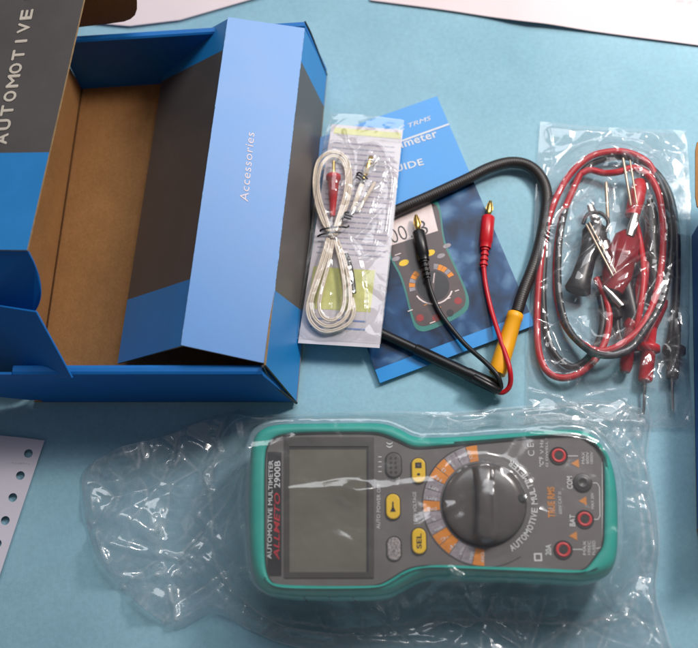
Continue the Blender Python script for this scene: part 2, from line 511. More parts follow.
def make_carton():
    t = thing('open_carton', W(170, 240, 0), 'open blue and grey printed carton with bare brown inside, holding a folded insert', 'carton')
    FL, FR, BR, BL = W(38, 402), W(297, 402), W(327, 75), W(82, 90)      # outer foot corners
    up = Vector((0, 0, 1))
    # floor
    mb = MB(); z = 0.0006
    mb.slab([Vector((p.x, p.y, z + 0.0009)) for p in (FL - (FR - FL) * 0.012, FR, BR, BL - (BR - BL) * 0.012)], 0.0009)
    mb.build('carton_floor', 'kraft', t)
    # front wall, doubled board with a rounded top, running on left as a hanging round flap
    ex = (FR - FL).normalized(); ey = Vector((-ex.y, ex.x, 0))
    n = 5
    rings = []
    th = 0.0062
    for k in range(9):
        a = math.pi * k / 8
        pass
    prof = [(0, 0.0), (0, BH - 0.002), (0.0006, BH - 0.0007), (0.002, BH), (th - 0.002, BH), (th - 0.0006, BH - 0.0007), (th, BH - 0.002), (th, 0.0015)]
    mb = MB()
    A, B = FL + ex * 0.003, FR - ex * 0.0012
    top_in = 0.006                                   # the top corner leans in at the right end
    R = []
    for d, zz in prof:
        sh = -0.013 * (zz / BH)
        R.append([A + ey * d + up * zz, B + ey * d + up * zz + ex * sh])
    mb.rings([list(r) for r in zip(*R)], 0, True, True, True, False)
    mb.build('front_wall', 'blue_matte', t)
    # back wall
    ex2 = (BR - BL).normalized(); ey2 = Vector((ex2.y, -ex2.x, 0)); bh = 0.0545
    prof = [(0, 0.0), (0, bh - 0.001), (0.001, bh), (0.0036, bh), (0.0046, bh - 0.001), (0.0046, 0.0015)]
    R = [[BL + ey2 * (d - 0.0046) + up * zz, BR + ey2 * (d - 0.0046) + up * zz + ex2 * (-0.010 * zz / bh)] for d, zz in prof]
    mb = MB(); mb.rings([list(r) for r in zip(*R)], 0, True, True, True, False)
    mb.build('back_wall', 'blue_matte', t)
    # left wall, bare board
    ex3 = (BL - FL).normalized(); ey3 = Vector((ex3.y, -ex3.x, 0))
    mb = MB()
    a, b = FL + ey * (th + 0.0003) - ex * 0.001, BL + ex3 * 0.0004
    nI = Vector((ex3.y, -ex3.x, 0))
    lo, hi = 0.0016, BH
    k_ = a.lerp(b, 0.16)
    mb.slab([a + up * lo, b + up * lo, b + up * hi - nI * 0.001, k_ + up * hi - nI * 0.001, a + up * 0.012], 0.002, 0)
    mb.build('left_wall', 'kraft', t)
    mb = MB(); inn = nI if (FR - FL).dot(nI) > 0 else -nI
    mb.tube([a + up * 0.0018 + inn * 0.0006, b + up * 0.0018 + inn * 0.0006], 0.00055, 6)  # dark tube standing in for the shadow along the wall's bottom fold
    mb.build('fold_shadow', 'fold_shade', t)
    # right wall: grey print with blue wedge ends, leaning in
    mb = MB()
    z = 0.0585
    q = {k: v for k, v in dict(tb=W(305, 26, 0.0535), bb=W(327, 76, 0.0004), bf=W(297, 402, 0.0004), tf=W(266, 365, 0.0585)).items()}

    def on(a, b, f): return q[a].lerp(q[b], f)
    b1, b2 = on('tb', 'tf', 0.115), on('bb', 'bf', 0.105)
    f1, f2 = on('tb', 'tf', 0.80), on('bb', 'bf', 0.75)
    mb.slab([q['tb'], b1, b2, q['bb']], 0.0012, 0, 2, 3)
    mb.slab([b1, f1, f2, b2], 0.0012, 1, 2, 3)
    mb.slab([f1, q['tf'], q['bf'], f2], 0.0012, 0, 2, 3)
    mb.build('right_wall', ['blue', 'grey_print', 'edge', 'kraft'], t)
    # dark tubes stand in for the shaded gaps at front and back right corners
    mb = MB()
    c = [W(263, 366, 0.0575), W(268, 377, 0.044), W(278, 388, 0.027), W(291, 399, 0.008), W(296.5, 403, 0.001)]
    mb.tube(catmull(c, step=0.002), 0.0009, 6, 0)
    mb.build('corner_gap_shade', 'knob_rim', t)
    mb = MB()
    mb.tube(catmull([W(305, 22, 0.0545), W(312, 37, 0.038), W(326.5, 75, 0.001)], step=0.003), 0.0008, 6, 0)
    mb.build('corner_gap_shade', 'knob_rim', t)
    # lid: a printed board raised over the left side, its hinge far out on the left
    zl = 0.100
    P1, P2 = W(86, -10, zl), W(27, 250, zl)
    ax = (P1 - P2).normalized(); ll = Vector((-ax.y, ax.x, 0)); ll = ll if ll.x < 0 else -ll
    P1 = P1 + ax * 0.02
    g1, g2 = W(0, 153, zl), W(46, 152, zl)
    le = P2 + (ll * 0.115) - up * 0.02
    le1 = P1 + (ll * 0.115) - up * 0.02
    tfrac = 1 - (g2 - P2).length / (P1 - P2).length
    G2 = P2.lerp(P1, 1 - tfrac); G1 = le.lerp(le1, 1 - tfrac)
    mb = MB()
    mb.slab([P2, G2, G1, le], 0.0014, 0, 2, 3)
    mb.slab([G2, P1, le1, G1], 0.0014, 1, 2, 3)
    # hinge panel down to the table
    h0 = le + ll * 0.01 - up * (le.z - 0.001); h1 = le1 + ll * 0.01 - up * (le1.z - 0.001)
    mb.slab([le + ll * 0.0003, le1 + ll * 0.0003, h1, h0], 0.0014, 0, 2, 3)
    lid = mb.build('lid', ['blue', 'grey_print', 'edge', 'kraft'], t)
    nrm = (P1 - P2).cross(ll); nrm = nrm if nrm.z > 0 else -nrm
    pl_n = (P1 - P2).normalized().cross((le - P2).normalized()); pl_n = pl_n if pl_n.z > 0 else -pl_n

    def on_lid(px, py):
        d = (W(px, py, 0) - CO)
        return CO + d * ((P2 - CO).dot(pl_n) / d.dot(pl_n))
    mb = MB()
    # letters placed one by one up the edge
    word = 'AUTOMOTIVE METER'
    posE = on_lid(30, 9); step = (on_lid(24.5, 34) - on_lid(9, 106)).length / 5.0
    adir = (on_lid(30, 4) - on_lid(5, 128)).normalized()
    base = on_lid(31.5, 19)                      # foot of the E
    iE = word.index('E')
    for i, ch in enumerate(word):
        if ch == ' ': continue
        wdt = 0.0013 if ch == 'I' else (0.0085 if ch == 'M' else 0.0068)
        s0 = base + adir * (i - iE) * 0.0092
        s0 = s0 + adir * (0.0027 if ch == 'I' else 0)
        if i > iE: s0 = s0 - adir * 0.0040
        side = adir.cross(pl_n)
        for k_, (du, dv) in enumerate(((-1, 0), (1, 0), (0, -1), (0, 1))):
            q0 = s0 + adir * du * 0.00035 + side * dv * 0.00035
            mb.text(ch, q0, q0 + adir * wdt * 0.95, 0.0078, 0.0003 + k_ * 0.00004, 0, ey=pl_n)
    mb.build('lettering', 'lid_letter', lid)
    # front ear: round ended flap hanging from the lid's front end
    ea = [W(27.5, 251.5, zl - 0.001), W(35, 266, 0.090), W(40, 283, 0.079), W(40, 300, 0.070), W(33, 314, 0.062), W(18, 325, 0.056), W(0, 331, 0.053), W(-45, 332, 0.050), W(-55, 251, zl - 0.012)]
    ea[0] = P2 - up * 0.0016; ea[-1] = le - up * 0.0016
    ea = catmull(ea[:7], step=0.002) + ea[7:]
    mb = MB(); mb.slab([Vector(p) for p in ea][::-1], 0.0010, 0, 0, 1); mb.build('front_ear_flap', ['blue_matte', 'kraft'], t)
    # back ear, bare brown inside turned to the viewer
    e0 = W(76, 27.5, 0.0575)
    eb = in_plane(e0, e0 + up * 0.01, e0 + ex2, [(78, -14), (134, -14), (137, 2), (137, 9), (135, 15), (130.5, 19), (124, 21.5), (110, 23.5), (76, 27.5)])
    mb = MB(); mb.slab(eb[::-1], 0.0012, 0, 1, 2); mb.build('back_ear_flap', ['kraft', 'edge', 'blue'], t)
    # gusset flap at the front left corner
    g0, g1, g3 = W(36, 312, 0.084), W(72, 378, 0.0560), W(-30, 379, 0.022)
    gs = [g0, g1] + in_plane(g0, g1, g3, [(30, 379), (-50, 379), (-90, 330), (-40, 300)])
    mb = MB(); mb.slab(gs[::-1], 0.0010, 0); mb.build('corner_gusset', 'blue_matte', t)
    # round flap below, left of the front wall
    rf = [FL + ex * 0.0028 + up * 0.003, FL + ex * 0.0028 + up * 0.0555, FL - ex * 0.06 + up * 0.0555, FL - ex * 0.07 + up * 0.046,
          FL - ex * 0.05 + up * 0.030, FL - ex * 0.03 + up * 0.016, FL - ex * 0.014 + up * 0.0075, FL - ex * 0.004 + up * 0.0035]
    mb = MB(); mb.slab([p + ey * 0.0002 for p in rf], 0.0014, 0, 1, 2); mb.build('side_ear_flap', ['blue_matte', 'blue_matte', 'kraft'], t)
    return t


make_carton()


def make_insert():
    t = thing('folded_insert', W(200, 250, 0.002), 'folded blue cardboard insert with a pale sheen, lettered Accessories, lying in the open carton', 'insert')
    TL, BLc = W(228, 17, 0.066), W(181, 345, 0.066)
    TR, BRc = in_plane(TL, BLc, W(286, 190, 0.0575), [(304.5, 28), (266, 363.5)])
    print('insert right z', TR.z, BRc.z)
    mb = MB(); mb.slab([TL, BLc, BRc, TR], 0.0012, 0, 1, 2)
    top = mb.build('top_panel', ['blue_sheen', 'edge', 'kraft'], t)
    mb = MB()
    for A_, B_ in ((TL, BLc), (BRc, TR)):
        q = [A_.lerp(B_, k / 60) + Vector((0, 0, -0.0003)) for k in range(61)]
        mb.tube(q, [0.00022 + 0.00028 * abs(noise.noise(Vector((k * .37, 5, A_.x * 90)))) for k in range(61)], 6)
    mb.build('worn_fold', 'wear', top)
    n = (BRc - BLc).cross(TL - BLc).normalized()
    n = n if n.z > 0 else -n

    def on_top(px, py):
        d = (W(px, py, 0) - CO)
        return CO + d * ((BLc - CO).dot(n) / d.dot(n))
    mb = MB()
    a, b = on_top(248, 202), on_top(254.5, 133)
    d = (b - a)
    word = 'Accessories'
    mb.text('Accessories', a, b, 0.0052, 0.0002, 0, bold=-0.004, ey=n, serif=True, shear=0.1)
    mb.build('lettering', 'pale_letter', top)
    # sloping left face with blue wedge ends
    F2 = W(117.5, 363.5, 0.0125); F1 = in_plane(TL, BLc, F2, [(166, 53)])[0]
    print('insert back foot z', F1.z)
    u = lambda f: TL.lerp(BLc, f); l = lambda f: F1.lerp(F2, f)
    mb = MB()
    o = Vector((0, 0, -0.0014))
    a1, a2, c1, c2 = u(0.105), l(0.10), u(0.813), l(0.812)
    mb.slab([TL + o, a1 + o, a2, F1][::-1], 0.0012, 0, 2, 3)
    mb.slab([a1 + o, c1 + o, c2, a2][::-1], 0.0012, 1, 2, 3)
    mb.slab([c1 + o, BLc + o, F2, c2][::-1], 0.0012, 0, 2, 3)
    mb.build('sloping_panel', ['blue', 'grey_print', 'edge', 'kraft'], t)


make_insert()


# ------------------------------------------------------------------ right hand carton (only its edge is in view)
def make_side_carton():
    t = thing('blue_carton', W(720, 380, 0), 'dark blue carton cut off by the right edge of the photo', 'carton')
    up = Vector((0, 0, 1))
    A, B = W(691.5, 236, 0.0), W(697, 532, 0.0)
    a0, b0 = A.copy(), B.copy(); A.z = B.z = 0.045
    out = Vector((0.09, -0.004, 0))
    mb = MB()
    mb.slab([A, a0, b0, B], 0.0015, 0, 1, 2); mb.build('side_wall', ['blue2', 'edge', 'kraft'], t)
    mb = MB(); mb.slab([b0, b0 + out, B + out, B], 0.0015, 0, 1, 2); mb.build('front_wall', ['blue2', 'edge', 'kraft'], t)
    mb = MB(); mb.slab([a0 + out, a0, A, A + out], 0.0015, 0, 1, 2); mb.build('back_wall', ['blue2', 'edge', 'kraft'], t)
    mb = MB(); mb.slab([p + up * 0.001 for p in (a0, b0, b0 + out, a0 + out)], 0.0008); mb.build('carton_floor', 'kraft', t)
    ex = (A - B).normalized(); ox = Vector((1, 0, 0))
    e = [W(697, 142, 0.05), W(695.5, 150, 0.05), W(695.5, 196, 0.047), W(697, 206, 0.046), W(703, 212, 0.046), W(706, 232, 0.045), W(760, 232, 0.045), W(760, 142, 0.05)]
    mb = MB(); mb.slab(e[::1], 0.0012, 0, 1, 0); mb.build('lid_flap', ['kraft', 'edge'], t)
    c = [B, W(697, 535, 0.04), W(692, 529, 0.035), W(690, 536, 0.02), W(701, 545, 0.02)]


make_side_carton()


# ------------------------------------------------------------------ papers
def paper(name, px, label, mt, z=0.0006, lift=None):
    t_ = 0.0004
    mb = MB()
    mb.slab([W(p[0], p[1], p[2] if len(p) > 2 else z) for p in px][::-1], 0.00025)
    return mb


mb = paper('paper', [(130, 26), (180, 20), (249, 0), (330, -24), (330, -120), (60, -120), (60, 20)], '', 'paper')
o = mb.build('paper_sheet', 'paper'); tag(o, 'pinkish white paper sheet partly under the open carton at the upper left', 'paper')
# upper right sheet with a slightly lifted edge
ep = [(370, 0, 0.0002), (440, 9, 0.0003), (490, 16.5, 0.0008), (525, 21, 0.0030), (550, 24, 0.0026), (600, 32, 0.0006), (698, 45, 0.0003), (760, 54, 0.0003)]
A_ = [W(*p) for p in ep]; B_ = [p + Vector((0.02, 0.16, 0)) for p in A_]
for p in B_: p.z = 0.0003
rows = []
for k in range(9):
    f = k / 8
    rows.append([a.lerp(b, f) + Vector((0, 0, (a.z - 0.0008) * 0.0)) for a, b in zip(A_, B_)])
rows = [catmull(r, step=0.004) for r in rows]
nmin = min(len(r) for r in rows); rows = [resample(r, 60) for r in rows]
rows2 = [[p - Vector((0, 0, 0.0003)) for p in r] for r in rows]
mb = MB(); mb.rings(rows, 0, False, False, False, True); mb.rings(rows2, 0, False, False, False, True)
o = mb.build('paper_sheet', ['paper', 'ink']); tag(o, 'large pinkish white paper sheet lying across the upper right corner of the cloth', 'paper')
mb = MB()
mb.text('.-- .-', W(676, 1.0, 0.0012), W(692, 3.0, 0.0012), 0.0024, 0.0003, 0)
mb.build('handwriting', 'ink', o)


def holed_sheet():
    cu = bpy.data.curves.new('c', 'CURVE'); cu.dimensions = '2D'; cu.fill_mode = 'BOTH'; cu.extrude = 0.00012
    loops = [[W(*p) for p in ((45, 441), (22, 438), (0, 436), (-60, 430), (-160, 640), (-30, 652), (0, 577), (22, 510))]]
    for c in ((29, 454), (21, 476), (13.5, 498), (6, 521), (-2, 544), (-10, 568)):
        c = W(*c); loops.append([c + Vector((0.0026 * math.cos(a), 0.0026 * math.sin(a), 0)) for a in [2 * math.pi * k / 20 for k in range(20)]])
    for lp in loops:
        sp = cu.splines.new('POLY'); sp.points.add(len(lp) - 1); sp.use_cyclic_u = True
        for i, p in enumerate(lp): sp.points[i].co = (p.x, p.y, 0, 1)
    ob = bpy.data.objects.new('c', cu); COL.objects.link(ob); bpy.context.view_layer.update()
    me = ob.to_mesh(); mb = MB()
    mb.add([v.co + Vector((0, 0, 0.0010 + 0.001 * max(0, -(v.co.x + 0.19)) * 10)) for v in me.vertices], [list(f.vertices) for f in me.polygons], 0)
    ob.to_mesh_clear(); bpy.data.objects.remove(ob)
    o = mb.build('perforated_sheet', 'paper_grey'); tag(o, 'greyish white tractor feed paper with a row of punched holes along its edge', 'paper')
    mb = MB()
    for k, (x, y) in enumerate(((26, 463), (18, 463))):
        mb.text('....', W(x - 6, y, 0.0014), W(x + 4, y + 1, 0.0014), 0.001, 0.0003, 0)
    mb.build('faint_print', 'ink', o)


holed_sheet()


# ------------------------------------------------------------------ user guide booklet
def make_guide():
    t = thing('user_guide', W(440, 240, 0.0), 'blue user guide booklet with a picture of a multimeter on its cover', 'booklet')
    z = 0.0022
    TR, BRc, BLc = W(437, 96, z), W(535, 325, z), W(380, 383, z)
    TL = TR + (BLc - BRc)
    ex = (BRc - BLc).normalized(); ey = (TR - BRc).normalized(); n = Vector((0, 0, 1))
    dn = Vector((0, 0, -1))
    Wd, Hh = (BRc - BLc).length, (TR - BRc).length

    def uv(u, v, dz=0.0): return BLc + (BRc - BLc) * u + (TL - BLc) * v + n * dz
    mb = MB(); mb.slab([p + dn * 0.0004 for p in (uv(0.004, 0.004), uv(0.996, 0.004), uv(0.996, 0.996), uv(0.004, 0.996))], 0.0015)
    mb.build('pages', 'guide_pages', t)
    mb = MB(); mb.slab([uv(0, 0), uv(1, 0), uv(1, 1), uv(0, 1)], 0.0003)
    cover = mb.build('cover', 'guide_blue', t)

    def uvp(px, py, dz=0.0): return W(px, py, z + dz)
    # printed engine picture between the blue areas
    v0 = 0.052; vp = 0.615
    mb = MB(); mb.poly([uv(0, v0, 0.00012), uv(1, v0, 0.00012), uv(1, vp, 0.00012), uv(0, vp, 0.00012)])
    pic = mb.build('cover_picture', 'engine', cover)
    mb = MB()
    # pale rule and lettering
    a, b = uvp(448, 121), uvp(398, 138)
    dd = (b - a).normalized()
    pr = Vector((-dd.y, dd.x, 0)) * 0.0005
    a = uv(1.0, 0.868); b = uv(0.0, 0.868)
    pr = ey * 0.0006
    mb.poly([b - pr + n * .0002, a - pr + n * .0002, a + pr + n * .0002, b + pr + n * .0002])
    mb.text('AC/DC TRMS', uvp(375, 140), uvp(432, 119.5), 0.0032, 0.0002, 0, shear=0.3)
    mb.text('Multimeter', uvp(377, 156), uvp(438, 136.5), 0.0060, 0.0002, 0, bold=0.012, serif=True)
    mb.text('USER GUIDE', uvp(352, 184), uvp(424, 164.5), 0.0048, 0.0002, 0, bold=0.014, serif=True)
    mb.build('lettering', 'white_letter', cover)
    # the printed meter
    pm = MB()
    out = [(378, 222), (381, 213), (430, 198), (437, 200), (441, 209), (444, 240), (452, 258), (466, 288), (470, 302), (466, 314), (428, 332), (417, 331), (412, 322), (402, 280), (392, 262), (386, 250)]
    o3 = smooth_closed([uvp(*p) for p in out], 2)
    c0 = sum(o3, Vector()) / len(o3)
    pm.poly([p + n * 0.0002 for p in ccw(o3)], 0)
    inn = [c0 + (p - c0) * 0.925 for p in o3]
    pm.poly([p + n * 0.00028 for p in ccw(inn)], 1)
    pm.poly([uvp(*p) + n * 0.00036 for p in ((388, 217), (390, 246), (438, 231), (431, 203))][::1], 2)
    cen = uvp(433, 286) + n * 0.00036; R_ = (uvp(453, 286) - uvp(433, 286)).length
    pm.poly([cen + Vector((math.cos(a), math.sin(a), 0)) * R_ * 0.82 for a in [2 * math.pi * k / 32 for k in range(32)]], 3)

    def arc(a0, a1, r0, r1, mi, zz=0.0004):
        k = 10
        for i in range(k):
            t0 = math.radians(a0 + (a1 - a0) * i / k); t1 = math.radians(a0 + (a1 - a0) * (i + 1) / k)
            pm.poly([cen + Vector((math.cos(t), math.sin(t), 0)) * r + n * zz * 0.3 for t, r in ((t0, r0), (t1, r0), (t1, r1), (t0, r1))], mi)
    for k, a_ in enumerate(range(20, 80, 12)): arc(a_, a_ + 11, R_ * .9, R_ * 1.2, (4, 7, 4, 4, 7)[k])
    for k, a_ in enumerate(range(128, 188, 12)): arc(a_, a_ + 11, R_ * .9, R_ * 1.2, (4, 4, 7, 4, 7)[k])
    arc(205, 335, R_ * .94, R_ * 1.02, 2)
    pm.poly([cen + ex * (u * .0011) * 1.0 + (ex * .5 + ey).normalized() * v * R_ + n * .00012 for u, v in ((-1, -.7), (1, -.7), (1, .7), (-1, .7))], 1)
    pm.poly([cen + ex * (u * .0003) * 1.0 + (ex * .5 + ey).normalized() * v * R_ + n * .00018 for u, v in ((-1, .15), (1, .15), (1, .7), (-1, .7))], 2)
    for (x, y, l) in ((395, 256, 9), (419, 250, 8), (446, 300, 7), (424, 306, 10), (437, 309, 6), (408, 312, 7), (430, 324, 8), (455, 292, 6)):
        q0 = uvp(x, y) + n * .0004; pm.poly([q0, q0 + ex * l * .00045, q0 + ex * l * .00045 + ey * .0006, q0 + ey * .0006], 8 if y in (306, 309) else 2)
    for (x, y) in ((396, 259), (447, 246), (441, 256)):
        q0 = uvp(x, y) + n * .0004; pm.poly([q0 + ex * .0026 * math.cos(a) + ey * .0015 * math.sin(a) for a in [2 * math.pi * k / 14 for k in range(14)]], 7)
    for (x, y) in ((404, 263), (430, 253)):
        c = uvp(x, y) + n * 0.00036; pm.poly([c + ex * 0.0032 * math.cos(a) + ey * 0.002 * math.sin(a) for a in [2 * math.pi * k / 18 for k in range(18)]], 5)
    for (x, y), mi in (((458, 301), 6), ((436, 318), 6), ((450, 313), 3), ((420, 318), 6)):
        c = uvp(x, y) + n * 0.00036; pm.poly([c + ex * 0.0023 * math.cos(a) + ey * 0.0023 * math.sin(a) for a in [2 * math.pi * k / 18 for k in range(18)]], mi)
    pm.text('00', uvp(392.5, 244, .0002), uvp(409, 238.5, .0002), 0.0108, 0.0003, 3, bold=-0.012)
    pm.text('.', uvp(411.5, 238, .0002), uvp(413, 237.5, .0002), 0.0108, 0.0003, 3)
    pm.text('3', uvp(421.5, 236, .0002), uvp(429.5, 233.2, .0002), 0.0108, 0.0003, 3, bold=-0.012)
    pm.build('printed_meter', ['teal_print', 'print_body', 'screen_pink', 'print_dark', 'orange', 'button_yellow', 'print_red', 'lilac', 'orange_text'], cover)


make_guide()


# ------------------------------------------------------------------ pickup lead with hose
def ribs(mb, p, d, n, step, r0, r1, mi=0):
    prof = []
    for i in range(n):
        prof += [(i * step, r0), (i * step + step * .45, r0), (i * step + step * .5, r1), (i * step + step * .95, r1)]
    mb.lathe(p, d, prof, 14, mi)


def banana(parent, tip, base, tail, r, body_mat, name):
    """banana plug lying from tip (pin end) over base (start of the body) to tail (end of strain relief)"""
    d = (tail - base).normalized(); L = (tail - base).length
    mb = MB()
    mb.lathe(base, d, [(0, r * .85), (0.0008, r), (L * .50, r * 1.02), (L * .52, r * .9), (L * .62, r * .86)], 20, 0, True)
    b = mb.build(name, body_mat, parent)
    mb = MB(); ribs(mb, base + d * L * .62, d, 4, L * .095, r * .62, r * .42); mb.build('strain_relief', body_mat, b)
    mb = MB(); dp = (tip - base).normalized(); Lp = (tip - base).length
    mb.lathe(base - dp * .001, dp, [(0, 0.0019), (0.0018, 0.0019), (0.002, 0.0013), (Lp * .4, 0.0020), (Lp * .8, 0.0017), (Lp + .001, 0.0009)], 14, 0, True)
    for k in range(4):
        a = k * math.pi / 2; u = Vector((0, 0, 1)).cross(dp).normalized(); v = dp.cross(u)
        o_ = (u * math.cos(a) + v * math.sin(a)) * 0.0019
        mb.tube([base + dp * 0.003 + o_ * .7, base + dp * Lp * .5 + o_ * 1.15, base + dp * Lp * .9 + o_ * .6], 0.00035, 6)
    mb.build('plug_pin', 'gold', b)


def make_pickup():
    t = thing('pickup_lead', W(500, 300, 0), 'thick black hose looped to a yellow sleeve with red and black banana plugs', 'pickup lead')
    hz = 0.0066
    pts = [(372, 231, .0062), (384, 219, .0062), (397, 210.5, hz), (429, 196.5, hz), (466, 179.5, hz), (488, 168.5, .006), (509, 162.5, .005), (527, 165, .0045), (540, 176, .0045), (546.5, 194, .0045), (544, 224, .0045), (536, 258, .0048), (524, 290, .0055), (517, 312, .006)]
    hp = catmull([W(*p) for p in pts], step=0.00035); mb = MB(); mb.tube(hp, [0.0036 * (1.0 + (0.010 if i % 4 < 2 else -0.010)) for i in range(len(hp))], 18)
    # fine ribs of the bend
    hose = mb.build('hose', 'hose', t)
    mb = MB()
    p = [(515, 316, .0062), (497, 374, .0062)]
    a, b = W(*p[0]), W(*p[1]); L = (b - a).length; d = (b - a).normalized()
    mb.lathe(a - d * .002, d, [(0, .0042), (.0006, .0049), (.004, .0050), (.0045, .0047), (L * .6, .0053), (L * .97, .0056), (L + .002, .0048)], 24, 0, True)
    mb.build('yellow_sleeve', 'yellow', t)
    mb = MB()
    a, b = W(372, 329, .0050), W(500, 389, .0055)
    mb.tube([a, a.lerp(b, .35)], 0.0030, 16)
    mb.lathe(a.lerp(b, .34), (b - a), [(0, .0031), (.001, .0036), ((b - a).length * .40, .0036), ((b - a).length * .42, .0040), ((b - a).length * .64, .0041), ((b - a).length * .66, .0034)], 20, 0, True)
    mb.build('barrel', 'black', t)
    mb = MB()
    a, b = W(473, 377, .0118), W(498, 391, .0108)
    mb.lathe(a, b - a, [(0, .0018), (.0005, .0023), ((b - a).length, .0024), ((b - a).length + .0005, .0018)], 16, 0, True)
    mb.build('barrel_clip', 'black', t)
    # leads
    mb = MB(); mb.tube(catmull([W(*p) for p in ((497, 392, .0075), (501, 387, .0095), (497, 375, .0125), (485, 362, .0110), (463, 342, .0065), (441, 314, .0052), (431, 292, .006), (427, 276, .0075))]), 0.0015, 10)
    bl = mb.build('black_lead', 'black_cable', t)
    mb = MB(); mb.tube(catmull([W(*p) for p in ((495, 391, .005), (503, 392.5, .0055), (510, 385, .0085), (509.5, 368, .0130), (501, 341, .0095), (491, 309, .0055), (485.5, 284, .005), (483.5, 266, .0058))]), 0.0015, 10)
    rl = mb.build('red_lead', 'red_cable', t)
    banana(t, W(416, 215, .0072), W(418.5, 231, .0078), W(427.5, 279, .0078), 0.0039, 'black', 'black_plug')
    banana(t, W(490.5, 201, .0050), W(488.3, 216.5, .0056), W(483.3, 268, .0058), 0.0041, 'red_plastic', 'red_plug')


make_pickup()


# ------------------------------------------------------------------ film bags
def coons(top, right, bottom, left, nu, nv):
    """patch of (x, y) from four pixel polylines: top left->right, bottom left->right, left top->bottom, right top->bottom"""
    def line(p, n): return np.array([[q.x, q.y] for q in resample(catmull([W(a, b, 0) for a, b in p], step=0.002), n)])
    T, B, L, R = line(top, nu), line(bottom, nu), line(left, nv), line(right, nv)
    u = np.linspace(0, 1, nu)[None, :, None]; v = np.linspace(0, 1, nv)[:, None, None]
    P_ = (1 - v) * T[None] + v * B[None] + (1 - u) * L[:, None] + u * R[:, None]
    P_ -= (1 - u) * (1 - v) * T[0] + u * (1 - v) * T[-1] + (1 - u) * v * B[0] + u * v * B[-1]
    return P_


def crumple(P_, scale, seed, aniso=1.0, ang=0.0):
    """sharp creased facets: F2-F1 of warped random cells"""
    rs = np.random.RandomState(seed)
    x, y = P_[..., 0].ravel(), P_[..., 1].ravel()
    c, s = math.cos(ang), math.sin(ang)
    wx = 0.25 * scale * np.sin(y / scale * 2.1 + seed) + 0.2 * scale * np.sin(x / scale * 1.3 + 2 * seed)
    wy = 0.25 * scale * np.sin(x / scale * 1.7 + 3 * seed)
    X = ((x + wx) * c + (y + wy) * s) / scale; Y = (-(x + wx) * s + (y + wy) * c) / scale * aniso
    x0, x1, y0, y1 = X.min() - 1, X.max() + 1, Y.min() - 1, Y.max() + 1
    n = int((x1 - x0) * (y1 - y0)) + 4
    pts = np.stack([rs.uniform(x0, x1, n), rs.uniform(y0, y1, n)], 1)
    hgt = rs.uniform(-1, 1, n); gx = rs.uniform(-1, 1, n); gy = rs.uniform(-1, 1, n)
    out = np.empty_like(X)
    for i in range(0, len(X), 8000):
        dx = X[i:i + 8000, None] - pts[None, :, 0]; dy = Y[i:i + 8000, None] - pts[None, :, 1]
        d = np.sqrt(dx * dx + dy * dy)
        val = np.sort(d + 0.25 * hgt[None], axis=1)
        out[i:i + 8000] = np.minimum(val[:, 1] - val[:, 0], 0.9)
    return out.reshape(P_.shape[:2])


def inside(P_, poly):
    x, y = P_[..., 0], P_[..., 1]; r = np.zeros(x.shape, bool); n = len(poly)
    for i in range(n):
        x1, y1 = poly[i - 1][0], poly[i - 1][1]; x2, y2 = poly[i][0], poly[i][1]
        if y1 == y2: continue
        c = ((y1 > y) != (y2 > y)) & (x < (x2 - x1) * (y - y1) / (y2 - y1) + x1)
        r ^= c
    return r


def dist_line(P_, line, par=False):
    d = np.full(P_.shape[:2], 1e9); T_ = np.zeros_like(d); ns = len(line) - 1; k = 0
    for a, b in zip(line[:-1], line[1:]):
        ax, ay, bx, by = a[0], a[1], b[0], b[1]
        L = (bx - ax) ** 2 + (by - ay) ** 2 + 1e-12
        t = np.clip(((P_[..., 0] - ax) * (bx - ax) + (P_[..., 1] - ay) * (by - ay)) / L, 0, 1)
        e = np.hypot(P_[..., 0] - ax - t * (bx - ax), P_[..., 1] - ay - t * (by - ay))
        T_ = np.where(e < d, (k + t) / ns, T_); d = np.minimum(d, e); k += 1
    return (d, T_) if par else d


def blur(h, n):
    for _ in range(n):
        h[1:-1, 1:-1] = (h[1:-1, 1:-1] * 2 + h[:-2, 1:-1] + h[2:, 1:-1] + h[1:-1, :-2] + h[1:-1, 2:]) / 6
    return h


